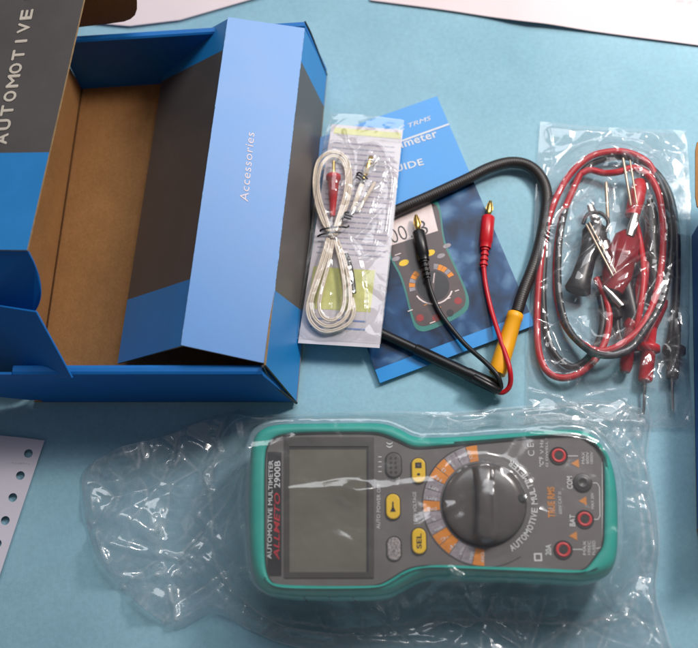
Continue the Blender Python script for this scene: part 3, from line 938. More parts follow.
def film_sheet(name, parent, P_, obst, base, matn, iters=500, sag=1.5e-5, amp=0.002, cells=((0.03, 1), (0.012, .4)), seed=1, folds=(), calm=None, under=True, edge=0.0006, undermat=None, quiet=None):
    nv, nu = P_.shape[:2]
    floor_ = np.full((nv, nu), base)
    ob = np.maximum(floor_, obst)
    h = np.maximum(ob, base); h[0, :] = h[-1, :] = base; h[:, 0] = h[:, -1] = base
    for k in range(iters):
        m_ = (h[:-2, 1:-1] + h[2:, 1:-1] + h[1:-1, :-2] + h[1:-1, 2:]) / 4 - sag
        h[1:-1, 1:-1] = np.maximum(m_, ob[1:-1, 1:-1])
    h = blur(h, 5) + 0.0005 * (h > base + 1e-5)
    cr = np.zeros_like(h)
    for i, (sc, a) in enumerate(cells):
        cr += a * crumple(P_, sc, seed + i * 5, 1.0 if i else 1.6, 0.5 + i)
    cr /= sum(a for _, a in cells)
    vv = np.linspace(0, 1, nv)[:, None]; uu = np.linspace(0, 1, nu)[None]
    ed = np.minimum(np.minimum(vv, 1 - vv) * nv / 8, np.minimum(uu, 1 - uu) * nu / 8).clip(0, 1)
    w = np.ones_like(h) if calm is None else calm
    h = h + amp * cr * w * ed
    for line, a, wd in folds:
        ln = [W(p[0], p[1], p[2] if len(p) > 2 else 0.0) for p in line]
        ln = catmull(ln, step=0.006)
        d, tt = dist_line(P_, ln, True)
        if isinstance(wd, tuple): wd = wd[0] + (wd[1] - wd[0]) * tt
        L0 = ln[-1] - ln[0]; pr = Vector((-L0.y, L0.x, 0)).normalized()
        # slope that turns one flank of the fold towards the window
        ratio = max(0.20, abs(pr.x * 0.26 + pr.y * 0.25)) if a > 0 else 0.42
        if a == 1: h += ratio * wd * (1 - (d / wd).clip(0, 1)) * ed
        else: h += min(0.55, 0.42 * max(a, 1)) * wd * (0.5 + 0.5 * np.cos(math.pi * (d / wd).clip(0, 1))) * ed
    h = np.maximum(h, base)
    mb = MB()
    vs = [(P_[j, i, 0], P_[j, i, 1], float(h[j, i])) for j in range(nv) for i in range(nu)]
    mb.add(vs, [[j * nu + i, (j + 1) * nu + i, (j + 1) * nu + i + 1, j * nu + i + 1] for j in range(nv - 1) for i in range(nu - 1)], 0, True)
    o = mb.build(name, matn, parent)
    lp = np.zeros_like(h)
    lp[1:-1, 1:-1] = np.abs(h[:-2, 1:-1] + h[2:, 1:-1] + h[1:-1, :-2] + h[1:-1, 2:] - 4 * h[1:-1, 1:-1])
    lp[obst > 0] *= 0.8
    lp = (lp / np.percentile(lp, 97)).clip(0, 1) ** 1.3
    if quiet is not None: lp = lp * np.where(quiet, 0.22, 1.0)
    lp = blur(lp, 1)
    lp[:2] = lp[-2:] = 0.45; lp[:, :2] = lp[:, -2:] = 0.45
    at_ = o.data.attributes.new('crease', 'FLOAT', 'POINT')
    at_.data.foreach_set('value', lp.ravel().astype(np.float32))
    if under:
        q = P_[::4, ::4]; q = P_[np.unique(np.append(np.arange(0, nv, 4), nv - 1))][:, np.unique(np.append(np.arange(0, nu, 4), nu - 1))]
        b, a = q.shape[:2]
        c2 = crumple(q, 0.02, seed + 40) * 0.0006
        c2[0, :] = c2[-1, :] = 0; c2[:, 0] = c2[:, -1] = 0
        mb = MB()
        mb.add([(q[j, i, 0], q[j, i, 1], base - 0.0002 + float(c2[j, i]) * 0.5) for j in range(b) for i in range(a)],
               [[j * a + i, j * a + i + 1, (j + 1) * a + i + 1, (j + 1) * a + i] for j in range(b - 1) for i in range(a - 1)], 0, True)
        mb.build('under_film', undermat or 'film_under', parent)
    return o


def obstacle(P_, items):
    """items: (list of 3-D points, radius, clearance)"""
    ob = np.zeros(P_.shape[:2])
    for pts, r in items:
        for p, q in zip(pts[:-1], pts[1:]):
            d = dist_line(P_, [p, q]); z = max(p[2], q[2])
            ob = np.maximum(ob, np.where(d < r + 0.0008, z + np.sqrt(np.maximum((r + 0.0008) ** 2 - d * d, 0)) + 0.0004, 0))
    return ob


# ------------------------------------------------------------------ small zip pouch with thermocouple
def make_small_pouch():
    base = 0.0100 + 0.0006
    pz = base
    t = thing('zip_pouch', W(345, 240, base), 'small clear zip pouch with lime yellow bands, half over the booklet', 'pouch')
    cardc = [(331.5, 124), (403, 130), (379.5, 348), (298, 343)]

    def c3(px, py, dz=0): return W(px, py, pz + dz)
    corners = [c3(*p) for p in cardc]
    mb = MB()
    TL, TR, BRc, BLc = corners

    def uv(u, v, dz=0): return BLc.lerp(BRc, u).lerp(TL.lerp(TR, u), v) + Vector((0, 0, dz))
    mb.slab([BLc, BRc, TR, TL], 0.0004)
    card = mb.build('printed_panel', 'card', t)
    mb = MB()
    for v0, v1 in ((0.15, 0.335), (0.955, 0.985)):
        mb.poly([uv(.05, v0, .0001), uv(.84 if v0 < .5 else .98, v0, .0001), uv(.84 if v0 < .5 else .98, v1, .0001), uv(.05, v1, .0001)], 0)
    rs = random.Random(3)
    for k in range(22):
        v = .91 - k * 0.0245
        u = .06
        while u < .92:
            l = rs.uniform(.04, .13)
            mb.poly([uv(u, v, .0002), uv(min(u + l, .94), v, .0002), uv(min(u + l, .94), v + .005, .0002), uv(u, v + .005, .0002)], 1)
            u += l + .012
    for k in range(2):
        v = .105 - k * .035
        mb.poly([uv(.12, v, .0002), uv(.80, v, .0002), uv(.80, v + .007, .0002), uv(.12, v + .007, .0002)], 2)
    mb.build('printed_marks', ['card_yellow', 'card_ink', 'card_blue'], card)
    # contents -------------------------------------------------------
    zc = pz + 0.0022
    c = thing('thermocouple_lead', W(333, 250, pz + 0.0006), 'coiled cream white thermocouple wire with a red plug inside the small pouch', 'cable')
    obs = []
    loopsets = [
        [(333, 236), (323, 222), (316, 200), (314.5, 178), (319, 160), (331, 152), (344, 156), (350, 172), (349, 196), (341, 220), (335, 236)],
        [(331, 236), (326, 218), (319.5, 198), (318, 180), (322, 164), (332, 156), (342, 160), (346.5, 174), (345, 194), (338, 218), (332, 238)],
        [(328, 238), (321, 262), (312, 290), (307.5, 308), (311, 322), (322, 331), (336, 330), (349, 323), (354, 311), (352, 298)],
        [(331, 240), (326, 258), (317, 284), (311.5, 302), (314, 317), (325, 326), (338, 324), (348, 313), (350, 290), (345, 262), (337, 240)],
        [(333, 240), (329, 262), (322, 288), (319, 306), (323, 317), (333, 320), (342, 311), (344.5, 290), (341, 264), (335, 241)],
    ]
    mb = MB()
    for k, lp in enumerate(loopsets):
        z0 = zc + 0.0005 * k
        p3 = catmull([W(x, y, z0 + 0.0005 * math.sin(i)) for i, (x, y) in enumerate(lp)])
        # a two-core wire: two thin strands side by side
        for sgn in (-1, 1):
            q = []
            for i in range(len(p3)):
                a, b = p3[max(0, i - 1)], p3[min(len(p3) - 1, i + 1)]
                tt = (b - a).normalized(); nn = Vector((-tt.y, tt.x, 0))
                q.append(p3[i] + nn * sgn * 0.00058)
            mb.tube(q, 0.00064, 8)
        obs.append((p3[::3], 0.0016))
    mb.build('wire', 'wire_white', c)
    mb = MB()
    a, b = W(322, 231, zc + 0.0012), W(343, 228, zc + 0.0012)
    a2, b2 = W(321, 236, zc + .001), W(341, 233, zc + .0012)
    u = (b - a).normalized()
    mb.tube(catmull([a - u * .001, a + Vector((0, 0, .0022)), a.lerp(b, .5) + Vector((0, 0, .0030)), b + Vector((0, 0, .0018)), b + u * .002, b + u * .004 + Vector((0, .001, 0))], step=.001), 0.0006, 8)
    mb.tube(catmull([a2 - u * .002, a2 + Vector((0, 0, .0020)), a2.lerp(b2, .5) + Vector((0, 0, .0028)), b2 + Vector((0, 0, .0010))], step=.001), 0.0006, 8)
    mb.build('wire_tie', 'black', c)
    # red plug
    f = W(333.5, 175, pz + .0044); e = W(332.5, 216, pz + .0036); d = (e - f).normalized(); L = (e - f).length
    mb = MB(); mb.lathe(f, d, [(0, .0042), (.0006, .0046), (.0030, .0046), (.0034, .0037), (L * .9, .0018), (L, .0015)], 22, 0, True)
    pl = mb.build('red_plug', 'red_plastic', c); obs.append(([f, f + d * L * .5], 0.0048))
    mb = MB(); mb.lathe(f - d * .010, d, [(0, .0008), (.0008, .0011), (.0105, .0011)], 10, 0, True); mb.build('plug_pin', 'gold', pl)
    # black plug and heat shrink on the other end
    mb = MB(); p = [W(346, 254, pz + .003), W(350, 268, pz + .003), W(354, 293, pz + .003)]
    mb.tube(catmull(p), [.0014, .0017, .0019, .0018, .0015], 12); mb.build('black_sleeve', 'black', c); obs.append((p, .0018))
    # pins and sleeve at right
    k = thing('probe_pin_set', W(360, 195, pz + 0.0006), 'two slim brass and white probe pins with black ties in the small pouch', 'probe pins')

    def rod(name, p, q, r, m_):
        mb = MB(); d_ = q - p; mb.lathe(p, d_, [(0, r * .6), (.0006, r), (d_.length - .0006, r), (d_.length, r * .6)], 12, 0, True); return mb.build(name, m_, k)
    zz = pz + .0024
    r1 = [W(371.5, 156, zz), W(365, 175, zz)]; rod('brass_tip', *r1, .0015, 'gold')
    rod('white_sleeve', W(362, 184, zz), W(352, 211, zz), .0016, 'wire_white')
    rod('brass_tip', W(379, 157, zz), W(372, 167, zz), .0008, 'steel')
    rod('white_sleeve', W(375, 182, zz), W(358, 211, zz - .0005), .0011, 'wire_white')
    rod('brass_core', W(366, 171, zz), W(360, 190, zz), .0010, 'gold')
    for a_, b_ in (((355, 178), (366, 182)), ((342, 220), (352, 217))):
        A1, B1 = W(*a_, zz), W(*b_, zz)
        mb = MB()
        for s_ in range(3):
            o_ = Vector(((s_ - 1) * .0010, (s_ - 1) * .0012, .0008 * s_))
            mb.tube(catmull([A1 + o_, A1.lerp(B1, .3) + o_ + Vector((0, .0015, .0022)), A1.lerp(B1, .7) + o_ + Vector((.0005, 0, .0020)), B1 + o_], step=.001), .0006, 7)
        mb.build('black_tie', 'black', k)
    obs.append(([W(371, 156, zz), W(350, 218, zz)], .0028)); obs.append(([W(378, 160, zz), W(358, 215, zz)], .002))
    P_ = coons([(331, 122), (365, 123.5), (404, 128.5)], [(404, 128.5), (397, 200), (391, 262), (381, 350)], [(296.5, 344.5), (338, 347), (381, 350)], [(331, 122), (318, 190), (309, 262), (296.5, 344.5)], 120, 260)
    film_sheet('film', t, P_, obstacle(P_, obs), base + 0.0003, 'film_zip', iters=300, sag=1.2e-5, amp=0.0024, cells=((0.028, 1), (0.012, .35)), seed=5,
               folds=[([(380, 230), (372, 262), (361, 266), (350, 270)], .0016, .0015), ([(385, 170), (392, 185), (386, 240)], .0014, .0015), ([(345, 140), (352, 175), (346, 200)], .0016, .002), ([(366, 176), (386, 174), (398, 180)], .0013, .0014), ([(370, 205), (380, 195)], .0012, .0013)], under=False)
    # zip rail under the header
    mb = MB()
    for dy in (0, 3.2):
        mb.tube([W(333, 133 + dy, base + .0010), W(402, 138.5 + dy, base + .0010)], .00035, 6)
    mb.build('zip_rail', 'film_zip', t)


make_small_pouch()


# ------------------------------------------------------------------ right hand pouch with the test leads
def make_lead_pouch():
    t = thing('lead_pouch', W(610, 270, 0.001), 'larger clear plastic pouch packed with red and black leads, right of the hose', 'pouch')
    obs = []

    def T(parent, name, pts, r, m_, n=12):
        p3 = catmull([W(*p) for p in pts]); mb = MB(); mb.tube(p3, r, n); o_ = mb.build(name, m_, parent); obs.append((p3[::4], r if not isinstance(r, list) else max(r))); return o_
    r = 0.0021
    red = thing('red_test_lead', W(600, 260, 0.001), 'coiled red test lead with a red clip and probe inside the larger pouch', 'test lead')
    blk = thing('black_test_lead', W(610, 262, 0.001), 'coiled black test lead with a black clip inside the larger pouch', 'test lead')
    T(red, 'cable', [(596, 278, .006), (603, 292, .0062), (609, 312, .0065), (607, 335, .0068), (597, 357, .0070), (580, 373, .0060), (562, 378, .0045), (547, 371, .0035), (539, 352, .0030), (537, 320, .0030), (539, 280, .0035), (544, 240, .0045), (553, 206, .0060), (568, 177, .0075), (588, 158, .0085), (610, 151.5, .0090), (630, 153, .0090), (648, 163, .008), (657, 180, .0065)], r, 'red_cable')
    T(red, 'cable', [(580, 174, .0050), (590, 170, .0055), (604, 173, .006), (618, 172, .010), (634, 168, .0115), (649, 176, .0115), (659, 196, .0110), (663, 226, .0110), (662, 262, .0105), (655, 298, .0105), (642, 326, .0115), (622, 344, .0120), (601, 351, .0110), (582, 344, .0060), (568, 330, .0040), (560, 312, .0030), (556, 285, .0025), (557, 250, .0025), (563, 215, .003), (573, 190, .004), (580, 174, .0050)], r, 'red_cable')
    T(blk, 'cable', [(556, 196, .0030), (548, 225, .0025), (544, 262, .0025), (543, 300, .0025), (547, 335, .0025), (557, 357, .0028), (572, 367, .0030), (588, 358, .0040), (599, 340, .0060), (603, 318, .0060), (600, 296, .0060)], r, 'black_cable')
    T(blk, 'cable', [(566, 206, .0025), (560, 235, .0070), (558, 270, .0072), (560, 302, .0075), (568, 328, .0080), (582, 345, .0105), (600, 355, .0150), (625, 352, .0155), (645, 330, .0150), (662, 300, .0110), (670, 262, .0075), (671, 226, .0075), (664, 192, .0080), (650, 168, .0065), (632, 158, .0045), (610, 158, .0045), (588, 166, .0035), (572, 186, .0030)], r, 'black_cable')
    T(blk, 'cable', [(635, 160, .0035), (655, 172, .0035), (669, 194, .0035), (676, 228, .0030), (677, 265, .0030), (676, 300, .0030), (672, 330, .0030), (668, 350, .0035)], r * 1.1, 'black_cable')
    # red alligator clip
    def lat(parent, name, p, q, prof, m_, n=20, sq=1.0):
        p, q = W(*p), W(*q); d = q - p; L = d.length
        mb = MB(); mb.lathe(p, d, [(a * L, b) for a, b in prof], n, 0, True, sq)
        o_ = mb.build(name, m_, parent); R_ = max(b for a, b in prof); obs.append(([p, q], R_)); return o_
    lat(red, 'clip_boot', (641, 180, .0055), (632, 216, .0060), [(0, .0022), (.05, .0045), (.5, .0052), (1, .0044)], 'red_plastic')
    lat(red, 'clip_body', (629, 232, .0065), (612, 292, .0075), [(0, .0040), (.1, .0078), (.35, .0092), (.37, .0104), (.46, .0104), (.48, .0090), (.75, .0092), (1, .0062)], 'red_dark', sq=.8)
    lat(red, 'probe_body', (648, 262, .0045), (630, 330, .0045), [(0, .0030), (.05, .0040), (.9, .0040), (1, .0032)], 'red_dark')
    lat(red, 'probe_grip', (632, 322, .0045), (625, 372, .0042), [(0, .0042), (.08, .0052), (.14, .0040), (.9, .0038), (1, .0028)], 'red_dark')
    pb = lat(red, 'probe_handle', (653, 318, .0045), (645, 381, .0045), [(0, .0030), (.42, .0034), (.44, .0062), (.52, .0066), (.54, .0042), (.98, .0042), (1, .0036)], 'red_plastic')
    lat(red, 'probe_pin', (645, 381, .0040), (643.5, 415, .0022), [(0, .0010), (.9, .0009), (1, .0003)], 'steel', 10)
    # brass teeth of the clip, seen as gold strips
    for a, b, w_ in (((623, 158, .0130), (631, 206, .0120), .0009), ((630, 160, .0128), (637, 205, .0130), .0006), ((606, 182, .0105), (608, 222, .0100), .0011), ((586, 224, .0130), (613, 276, .0165), .0008), ((589, 222, .0130), (616, 273, .0165), .0006)):
        lat(red, 'brass_strip', a, b, [(0, w_ * .7), (.04, w_), (.96, w_), (1, w_ * .6)], 'dull_brass', 8)
    # black alligator clip with its flared boot
    lat(blk, 'clip_boot', (597, 226, .0080), (577, 292, .0075), [(0, .0060), (.12, .0078), (.3, .0062), (.45, .0052), (.8, .0062), (.97, .0080), (1, .0070)], 'black', sq=.75)
    T(blk, 'clip_ring', [(583, 224, .0125), (588, 214, .0130), (600, 213, .0130), (608, 221, .0130), (606, 232, .0130)], .0012, 'black')
    lat(blk, 'clip_jaw', (590, 205, .0070), (606, 250, .0075), [(0, .0020), (.4, .0034), (1, .0036)], 'steel', 12, .6)
    lat(blk, 'probe_handle', (676, 320, .0045), (672, 378, .0050), [(0, .0032), (.45, .0036), (.48, .0068), (.58, .0068), (.6, .0042), (1, .0036)], 'black')
    lat(blk, 'probe_pin', (672, 376, .0040), (673, 412, .0020), [(0, .0009), (.9, .0009), (1, .0003)], 'steel', 10)
    T(blk, 'cable', [(600, 236, .0100), (612, 250, .0035), (620, 285, .0030), (617, 325, .0035), (626, 350, .0040), (640, 352, .0040), (652, 335, .0040), (657, 300, .0040), (650, 262, .0040), (652, 230, .0045), (650, 200, .0040)], r, 'black_cable')
    T(red, 'cable', [(634, 218, .0070), (640, 240, .0040), (644, 275, .0095), (640, 310, .0100), (634, 338, .0050)], r * .9, 'red_cable')
    lat(blk, 'clip_jaw', (604, 286, .0110), (622, 306, .0100), [(0, .0010), (.4, .0022), (1, .0024)], 'steel', 10, .6)
    lat(red, 'clip_jaw', (636, 214, .0120), (630, 236, .0125), [(0, .0022), (.6, .0030), (1, .0026)], 'steel', 12, .6)
    lat(red, 'probe_body', (664, 300, .0042), (640, 352, .0042), [(0, .0026), (.1, .0036), (.9, .0036), (1, .0028)], 'red_dark')
    lat(blk, 'clip_body', (650, 205, .0050), (655, 300, .0050), [(0, .0030), (.1, .0046), (.5, .0050), (.9, .0042), (1, .0030)], 'black')
    lat(blk, 'clip_shell', (622, 268, .0040), (640, 345, .0042), [(0, .0040), (.1, .0052), (.8, .0048), (1, .0036)], 'black')
    lat(blk, 'plug_body', (612, 300, .0050), (636, 262, .0055), [(0, .0034), (.1, .0040), (.9, .0042), (1, .0034)], 'black')
    lat(blk, 'plug_body', (618, 318, .0055), (604, 276, .0060), [(0, .0030), (.1, .0036), (.9, .0036), (1, .0030)], 'black')
    P_ = coons([(540, 122), (580, 126), (630, 129), (686, 131)], [(686, 131), (690, 200), (689, 300), (690, 380), (694, 428)], [(526, 422), (580, 430), (640, 428), (694, 428)], [(540, 122), (535, 200), (532, 280), (527, 350), (526, 422)], 200, 330)
    film_sheet('film', t, P_, obstacle(P_, obs), 0.0009, 'film_lead', iters=400, sag=1.2e-5, amp=0.0062, cells=((0.036, 1), (0.015, .3)), seed=9,
               folds=[([(548, 130), (552, 150), (549, 176)], .0014, .0016), ([(630, 128), (655, 140), (668, 160)], .0022, .003), ([(585, 398), (620, 392), (648, 394)], .0018, .002), ([(530, 392), (560, 400), (590, 420)], .0015, .002),
                      ([(655, 395), (672, 360), (670, 330)], .0022, .0024), ([(560, 190), (588, 224), (560, 246)], .0018, .002), ([(595, 318), (612, 342)], .0016, .0013), ([(588, 290), (610, 312)], .0016, .0013), ([(640, 400), (650, 430)], .002, .002), ([(600, 180), (572, 215)], .0016, .0016)], under=True)


make_lead_pouch()

# ------------------------------------------------------------------ multimeter
ZT = 0.0395         # rim of the rubber holster
ZF = 0.0378         # face panel
OUT = [(249, 520), (249.5, 470), (251, 446), (255.5, 433), (267, 425.5), (286, 423), (330, 422.5), (372, 422), (388, 423.5), (402, 429.5), (414, 437), (440, 437), (480, 435), (530, 431), (572, 428.5), (588, 431), (600, 441), (611, 457), (617.5, 485), (618.5, 530), (617, 558), (611, 570), (598, 576.5), (584, 579.5), (540, 576.5), (480, 575), (436, 573), (418, 576), (402, 585), (388, 593), (368, 594.5), (320, 594.5), (282, 593.5), (266, 590), (256, 580), (251, 562)]
INN = [(264, 520), (264, 470), (265, 450), (269, 441), (278, 434.5), (310, 432), (360, 432), (378, 432.5), (390, 436.5), (400, 441), (413, 447.5), (430, 446.8), (470, 443), (530, 437.5), (570, 434), (582, 436), (592, 442.5), (603, 451), (604.5, 462), (605, 500), (604.5, 530), (604, 546), (597, 556), (588, 568), (580, 571.5), (540, 571), (480, 568), (432, 565.5), (414, 567), (402, 572), (390, 580), (378, 586), (350, 587.5), (300, 587.8), (279, 587), (269, 581), (265, 568), (264, 550)]


def FP(px, py, dz=0.0): return W(px, py, ZF + dz)


def loop_from(px, z, n):
    p = smooth_closed([W(a, b, z) for a, b in px], 2)
    p = ccw([Vector((q.x, q.y, 0)) for q in p])
    p = resample(p, n, True)
    c = Vector((sum(q.x for q in p) / n, sum(q.y for q in p) / n, 0))
    k = min(range(n), key=lambda i: abs(math.atan2(p[i].y - c.y, p[i].x - c.x) - 0.0))
    return p[k:] + p[:k]


def make_meter():
    t = thing('multimeter', W(432, 515, 0.0), 'teal and grey automotive multimeter with a dark blank screen, lying inside a clear bag', 'multimeter')
    N = 420
    o = loop_from(OUT, ZT - 0.003, N); i_ = loop_from(INN, ZT, N)

    def at(lp, off, z): return [Vector((q.x, q.y, z)) for q in (offset_loop(lp, off) if off else lp)]
    R = [at(o, -.004, .0022), at(o, -.0015, .0030), at(o, 0.0000, .006), at(o, .0014, .014), at(o, .0016, .024), at(o, .0008, .031), at(o, 0, ZT - .0045), at(o, -.0009, ZT - .0022), at(o, -.0024, ZT - .0006), at(o, -.0040, ZT), at(i_, .0016, ZT + .0001), at(i_, .0004, ZT - .0004), at(i_, 0, ZT - .0012), at(i_, 0, ZF - .002)]
    mb = MB(); mb.rings(R, 0, True, False)
    hol = mb.build('rubber_holster', 'teal', t)
    # moulded grip slots on the near side
    mb = MB()
    for x in (304, 329, 353):
        a = W(x, 596.5, 0.031); b = W(x + 3, 601.5, 0.013)
        mb.tube([a, a.lerp(b, .5) - Vector((0, .0002, 0)), b], 0.0006, 6)
    mb.build('grip_rib', 'knob_rim', hol)
    # face
    fl = at(i_, -.0002, ZF)
    mb = MB(); mb.prism([(p.x, p.y) for p in fl], ZF - .003, ZF, 0); face = mb.build('face_panel', 'face', t)
    ex = (FP(560, 505) - FP(300, 508)).normalized(); ey = Vector((-ex.y, ex.x, 0)); n = Vector((0, 0, 1))
    # dark recess line round the face
    mb = MB(); ring = [p + n * .0004 for p in at(i_, -.0004, ZF)]
    mb.tube(ring, .00035, 6, 0, True); mb.build('face_seam', 'knob_rim', face)
    # screen
    def quad(x0, y0, x1, y1, r=.0015): # loop of a px rectangle on the face
        a, b, c, d = FP(x0, y0), FP(x1, y0), FP(x1, y1), FP(x0, y1)
        return [d, c, b, a]
    mb = MB()
    fo = quad(284.5, 437.5, 374, 578); fi = quad(289.5, 446.5, 368.5, 572.5)
    up = lambda L, z: [Vector((p.x, p.y, ZF + z)) for p in L]
    mb.rings([up(fo, 0.0), up(fo, .0007), up(fi, .0009), up(fi, .0001)], 0, False, False, True, False)
    mb.build('screen_frame', 'bezel', face)
    mb = MB(); mb.poly(up(quad(289, 446, 369, 573), .00015)); scr = mb.build('screen', 'lcd', face)
    mb = MB()
    for q in (quad(289, 446, 369, 449.5), quad(366.3, 449.5, 369, 573)): mb.poly(up(q, .00022))  # painted shade of the raised frame along the screen's top and right
    mb.build('screen_edge_shade', 'face_dark', scr)
    # label strip
    mb = MB(); mb.poly(up(quad(267.5, 452, 281.5, 576), .0003)); st = mb.build('label_strip', 'strip', face)
    mb = MB()
    mb.text('AUTOMOTIVE MULTIMETER', FP(271.5, 559), FP(273, 460.5), .0024, .0005, 0, bold=.01)
    mb.text('2900B', FP(280, 488), FP(280.3, 461), .0033, .0005, 0, bold=.012)
    mb.text('ALLMETO', FP(279.3, 560), FP(280, 493), .0032, .0005, 1, bold=.008, shear=.25)
    mb.build('lettering', ['white_letter', 'red_print'], st)
    # buttons
    def button(px, py, m_, parent, h=.0013, a=.0037, b=.0068, label=None):
        c = FP(px, py)
        mb = MB(); mb.prism(rrect(c, ex, ey, a + .0006, b + .0006, a + .0005, 8), ZF, ZF + .0003, 0); ring_ = mb.build('button_ring', 'knob_rim', face)
        mb = MB(); mb.prism(rrect(c, ex, ey, a, b, a - .0001, 8), ZF + .0002, ZF + h + .0003, 0, .0006); o_ = mb.build('button', m_, face)
        if label: tag(o_, label)
        return o_, c
    o_, c = button(393.5, 465.5, 'button_grey', face, .0006, .0041, .0068, 'grey button with eight small dots')
    mb = MB()
    for u in (-1, 1):
        for v in (-1.5, -.5, .5, 1.5):
            q = c + ex * u * .0013 + ey * v * .0026
            mb.prism([(q.x + .0007 * math.cos(a), q.y + .0007 * math.sin(a)) for a in [k * math.pi / 4 for k in range(8)]], ZF + .0006, ZF + .0012)
    mb.build('speaker_dots', 'face_dark', o_)
    o_, c = button(418.5, 471, 'button_yellow', face)
    mb = MB(); q = [c + ex * u * .0017 + ey * (v * .0015 + .0028) for u, v in ((-1, -1), (1, -1), (1, 1), (-1, 1))]
    q2 = [c + ex * u * .0008 + ey * (v * .0007 + .0028) for u, v in ((-1, -1), (1, -1), (1, 1), (-1, 1))]
    mb.poly([p + n * .0018 for p in q], 0); mb.poly([p + n * .0019 for p in q2], 1)
    mb.poly([c - ey * .0022 + n * .0018 + ex * .0009 * math.cos(a) + ey * .0007 * math.sin(a) for a in [k * math.pi / 5 for k in range(10)]], 0)
    mb.build('button_mark', ['print_dark', 'button_grey'], o_)
    o_, c = button(393, 507, 'button_yellow', face)
    mb = MB(); mb.poly([c + n * .0018 + ex * u * .001 + ey * v * .001 for u, v in ((-.4, -1.5), (.4, -1.5), (.4, 2.5), (-.4, 2.5))])
    mb.poly([c + n * .0018 + ex * u * .001 + ey * v * .001 for u, v in ((-1.5, -2.8), (1.5, -2.8), (.2, .2), (-.2, .2))]); mb.build('button_mark', 'print_dark', o_)
    o_, c = button(419, 541.5, 'button_yellow', face)
    mb = MB(); mb.text('SEL', c + ex * .0013 - ey * .0040, c + ex * .0013 + ey * .0040, .0027, .0018, 0, bold=.02); mb.build('button_mark', 'print_dark', o_)
    o_, c = button(394, 549, 'button_clear', face, .0004, .0036, .0062, 'silvery speckled window beside the yellow SEL button')
    # small printed lettering
    mb = MB()
    mb.text('AUTO POWER OFF', FP(380, 529), FP(380.5, 484), .0020, .0002, 0)
    mb.text('LOW VOLTAGE', FP(417, 524), FP(416, 492), .0019, .0002, 0)
    mb.text('HOLD', FP(399.5, 485), FP(399.5, 477), .0019, .0002, 0)
    mb.text('((', FP(391, 448), FP(391, 442), .0026, .0002, 0, bold=.02)
    for k in range(4):
        c = FP(380, 457 + k * 4.9); mb.poly([c + ex * u * .0009 + ey * v * .00025 + n * .0002 for u, v in ((-1, -1), (1, -1), (1, 1), (-1, 1))])
    mb.text('C E', FP(534.5, 456), FP(533.5, 443.5), .0036, .0002, 0)
    mb.text('°C°F', FP(543.5, 467), FP(543, 457), .0022, .0002, 0, bold=.02)
    mb.text('V Hz', FP(543.5, 454), FP(543, 440), .0020, .0002, 0)
    mb.text('Ω DWELL %', FP(548, 467), FP(547.5, 436), .0013, .0002, 0)
    mb.text('COM', FP(572.5, 489), FP(572, 476.5), .0030, .0002, 0, bold=.015)
    mb.text('BAT', FP(575, 526.5), FP(575, 515), .0030, .0002, 0, bold=.015)
    mb.text('20A', FP(551, 555.5), FP(551, 544.5), .0030, .0002, 0, bold=.015)
    mb.text('600V CAT III', FP(561.8, 514), FP(561, 492), .0017, .0002, 0)
    mb.text('MAX 20V', FP(594, 509), FP(593.5, 493), .0016, .0002, 0)
    for k, s_ in enumerate(('MAX', '10SEC', 'FUSED')):
        mb.text(s_, FP(586 + 4.6 * k, 555), FP(586 + 4.6 * k, 541), .0017, .0002, 0)
    for k, s_ in enumerate(('MAX', '600V', '1000V')):
        mb.text(s_, FP(584.5 + 4.2 * k, 464), FP(584.5 + 4.2 * k, 452), .0016, .0002, 0)

    mb.build('white_print', 'white_letter', face); mb = MB()

    def wline(pts, w_=.00022):
        for a, b in zip(pts[:-1], pts[1:]):
            a, b = FP(*a, .0002), FP(*b, .0002); d = (b - a).normalized(); s_ = Vector((-d.y, d.x, 0)) * w_
            mb.poly([a - s_, b - s_, b + s_, a + s_])
    wline([(593, 483), (597, 483), (599.5, 487), (600, 516), (598, 519.5), (594, 519.5)])
    wline([(602.3, 462), (602.5, 545), (600, 548), (596, 548.5)]); wline([(572.5, 549.5), (583, 549.5)]); wline([(567, 456), (578, 456)])
    c = FP(538, 557.3)
    for u0, u1, v0, v1 in ((-1, 1, .62, 1), (-1, 1, -1, -.62), (-1, -.62, -.62, .62), (.62, 1, -.62, .62)):
        mb.poly([c + ex * u * .0021 + ey * v * .0021 + n * .0002 for u, v in ((u0, v0), (u1, v0), (u1, v1), (u0, v1))])
    mb.build('printed_lines', 'white_letter', face); mb = MB()
    # curved AUTOMOTIVE MULTIMETER
    DC = FP(484, 504.5); Rt = (FP(536, 504.5) - DC).length
    word = 'AUTOMOTIVE MULTIMETER'
    a0, a1 = -62, 58
    wts = [0.45 if ch == 'I' else (1.25 if ch == 'M' else (.55 if ch == ' ' else 1.0)) for ch in word]; tot = sum(wts); cum = 0
    for ch, wt in zip(word, wts):
        am = math.radians(a0 + (a1 - a0) * (cum + wt / 2) / tot); cum += wt
        if ch == ' ': continue
        rad = ex * math.cos(am) + ey * math.sin(am); tan = -ex * math.sin(am) + ey * math.cos(am)
        c = DC + rad * (Rt + .0008); hw = wt * .00165 * (.75 if ch != 'I' else .5)
        mb.text(ch, c - tan * hw, c + tan * hw, .0034, .0002, 0, bold=.02)
    mb.build('curved_lettering', 'white_letter', face)
    mb = MB()
    mb.text('TRUE RMS', FP(555, 518), FP(554, 487), .0038, .0002, 0, bold=.03)
    for (x, y) in ((575.5, 463.5), (583, 501), (573.5, 536)):
        c = FP(x, y); mb.poly([c + n * .0002 + ex * u + ey * v for u, v in ((.0018, -.0024), (.0018, .0024), (-.0024, 0))])
    mb.build('orange_lettering', 'orange_text', face)
    # ring of ranges
    r0, r1 = (FP(528.5, 504.5) - DC).length, (FP(545, 504.5) - DC).length
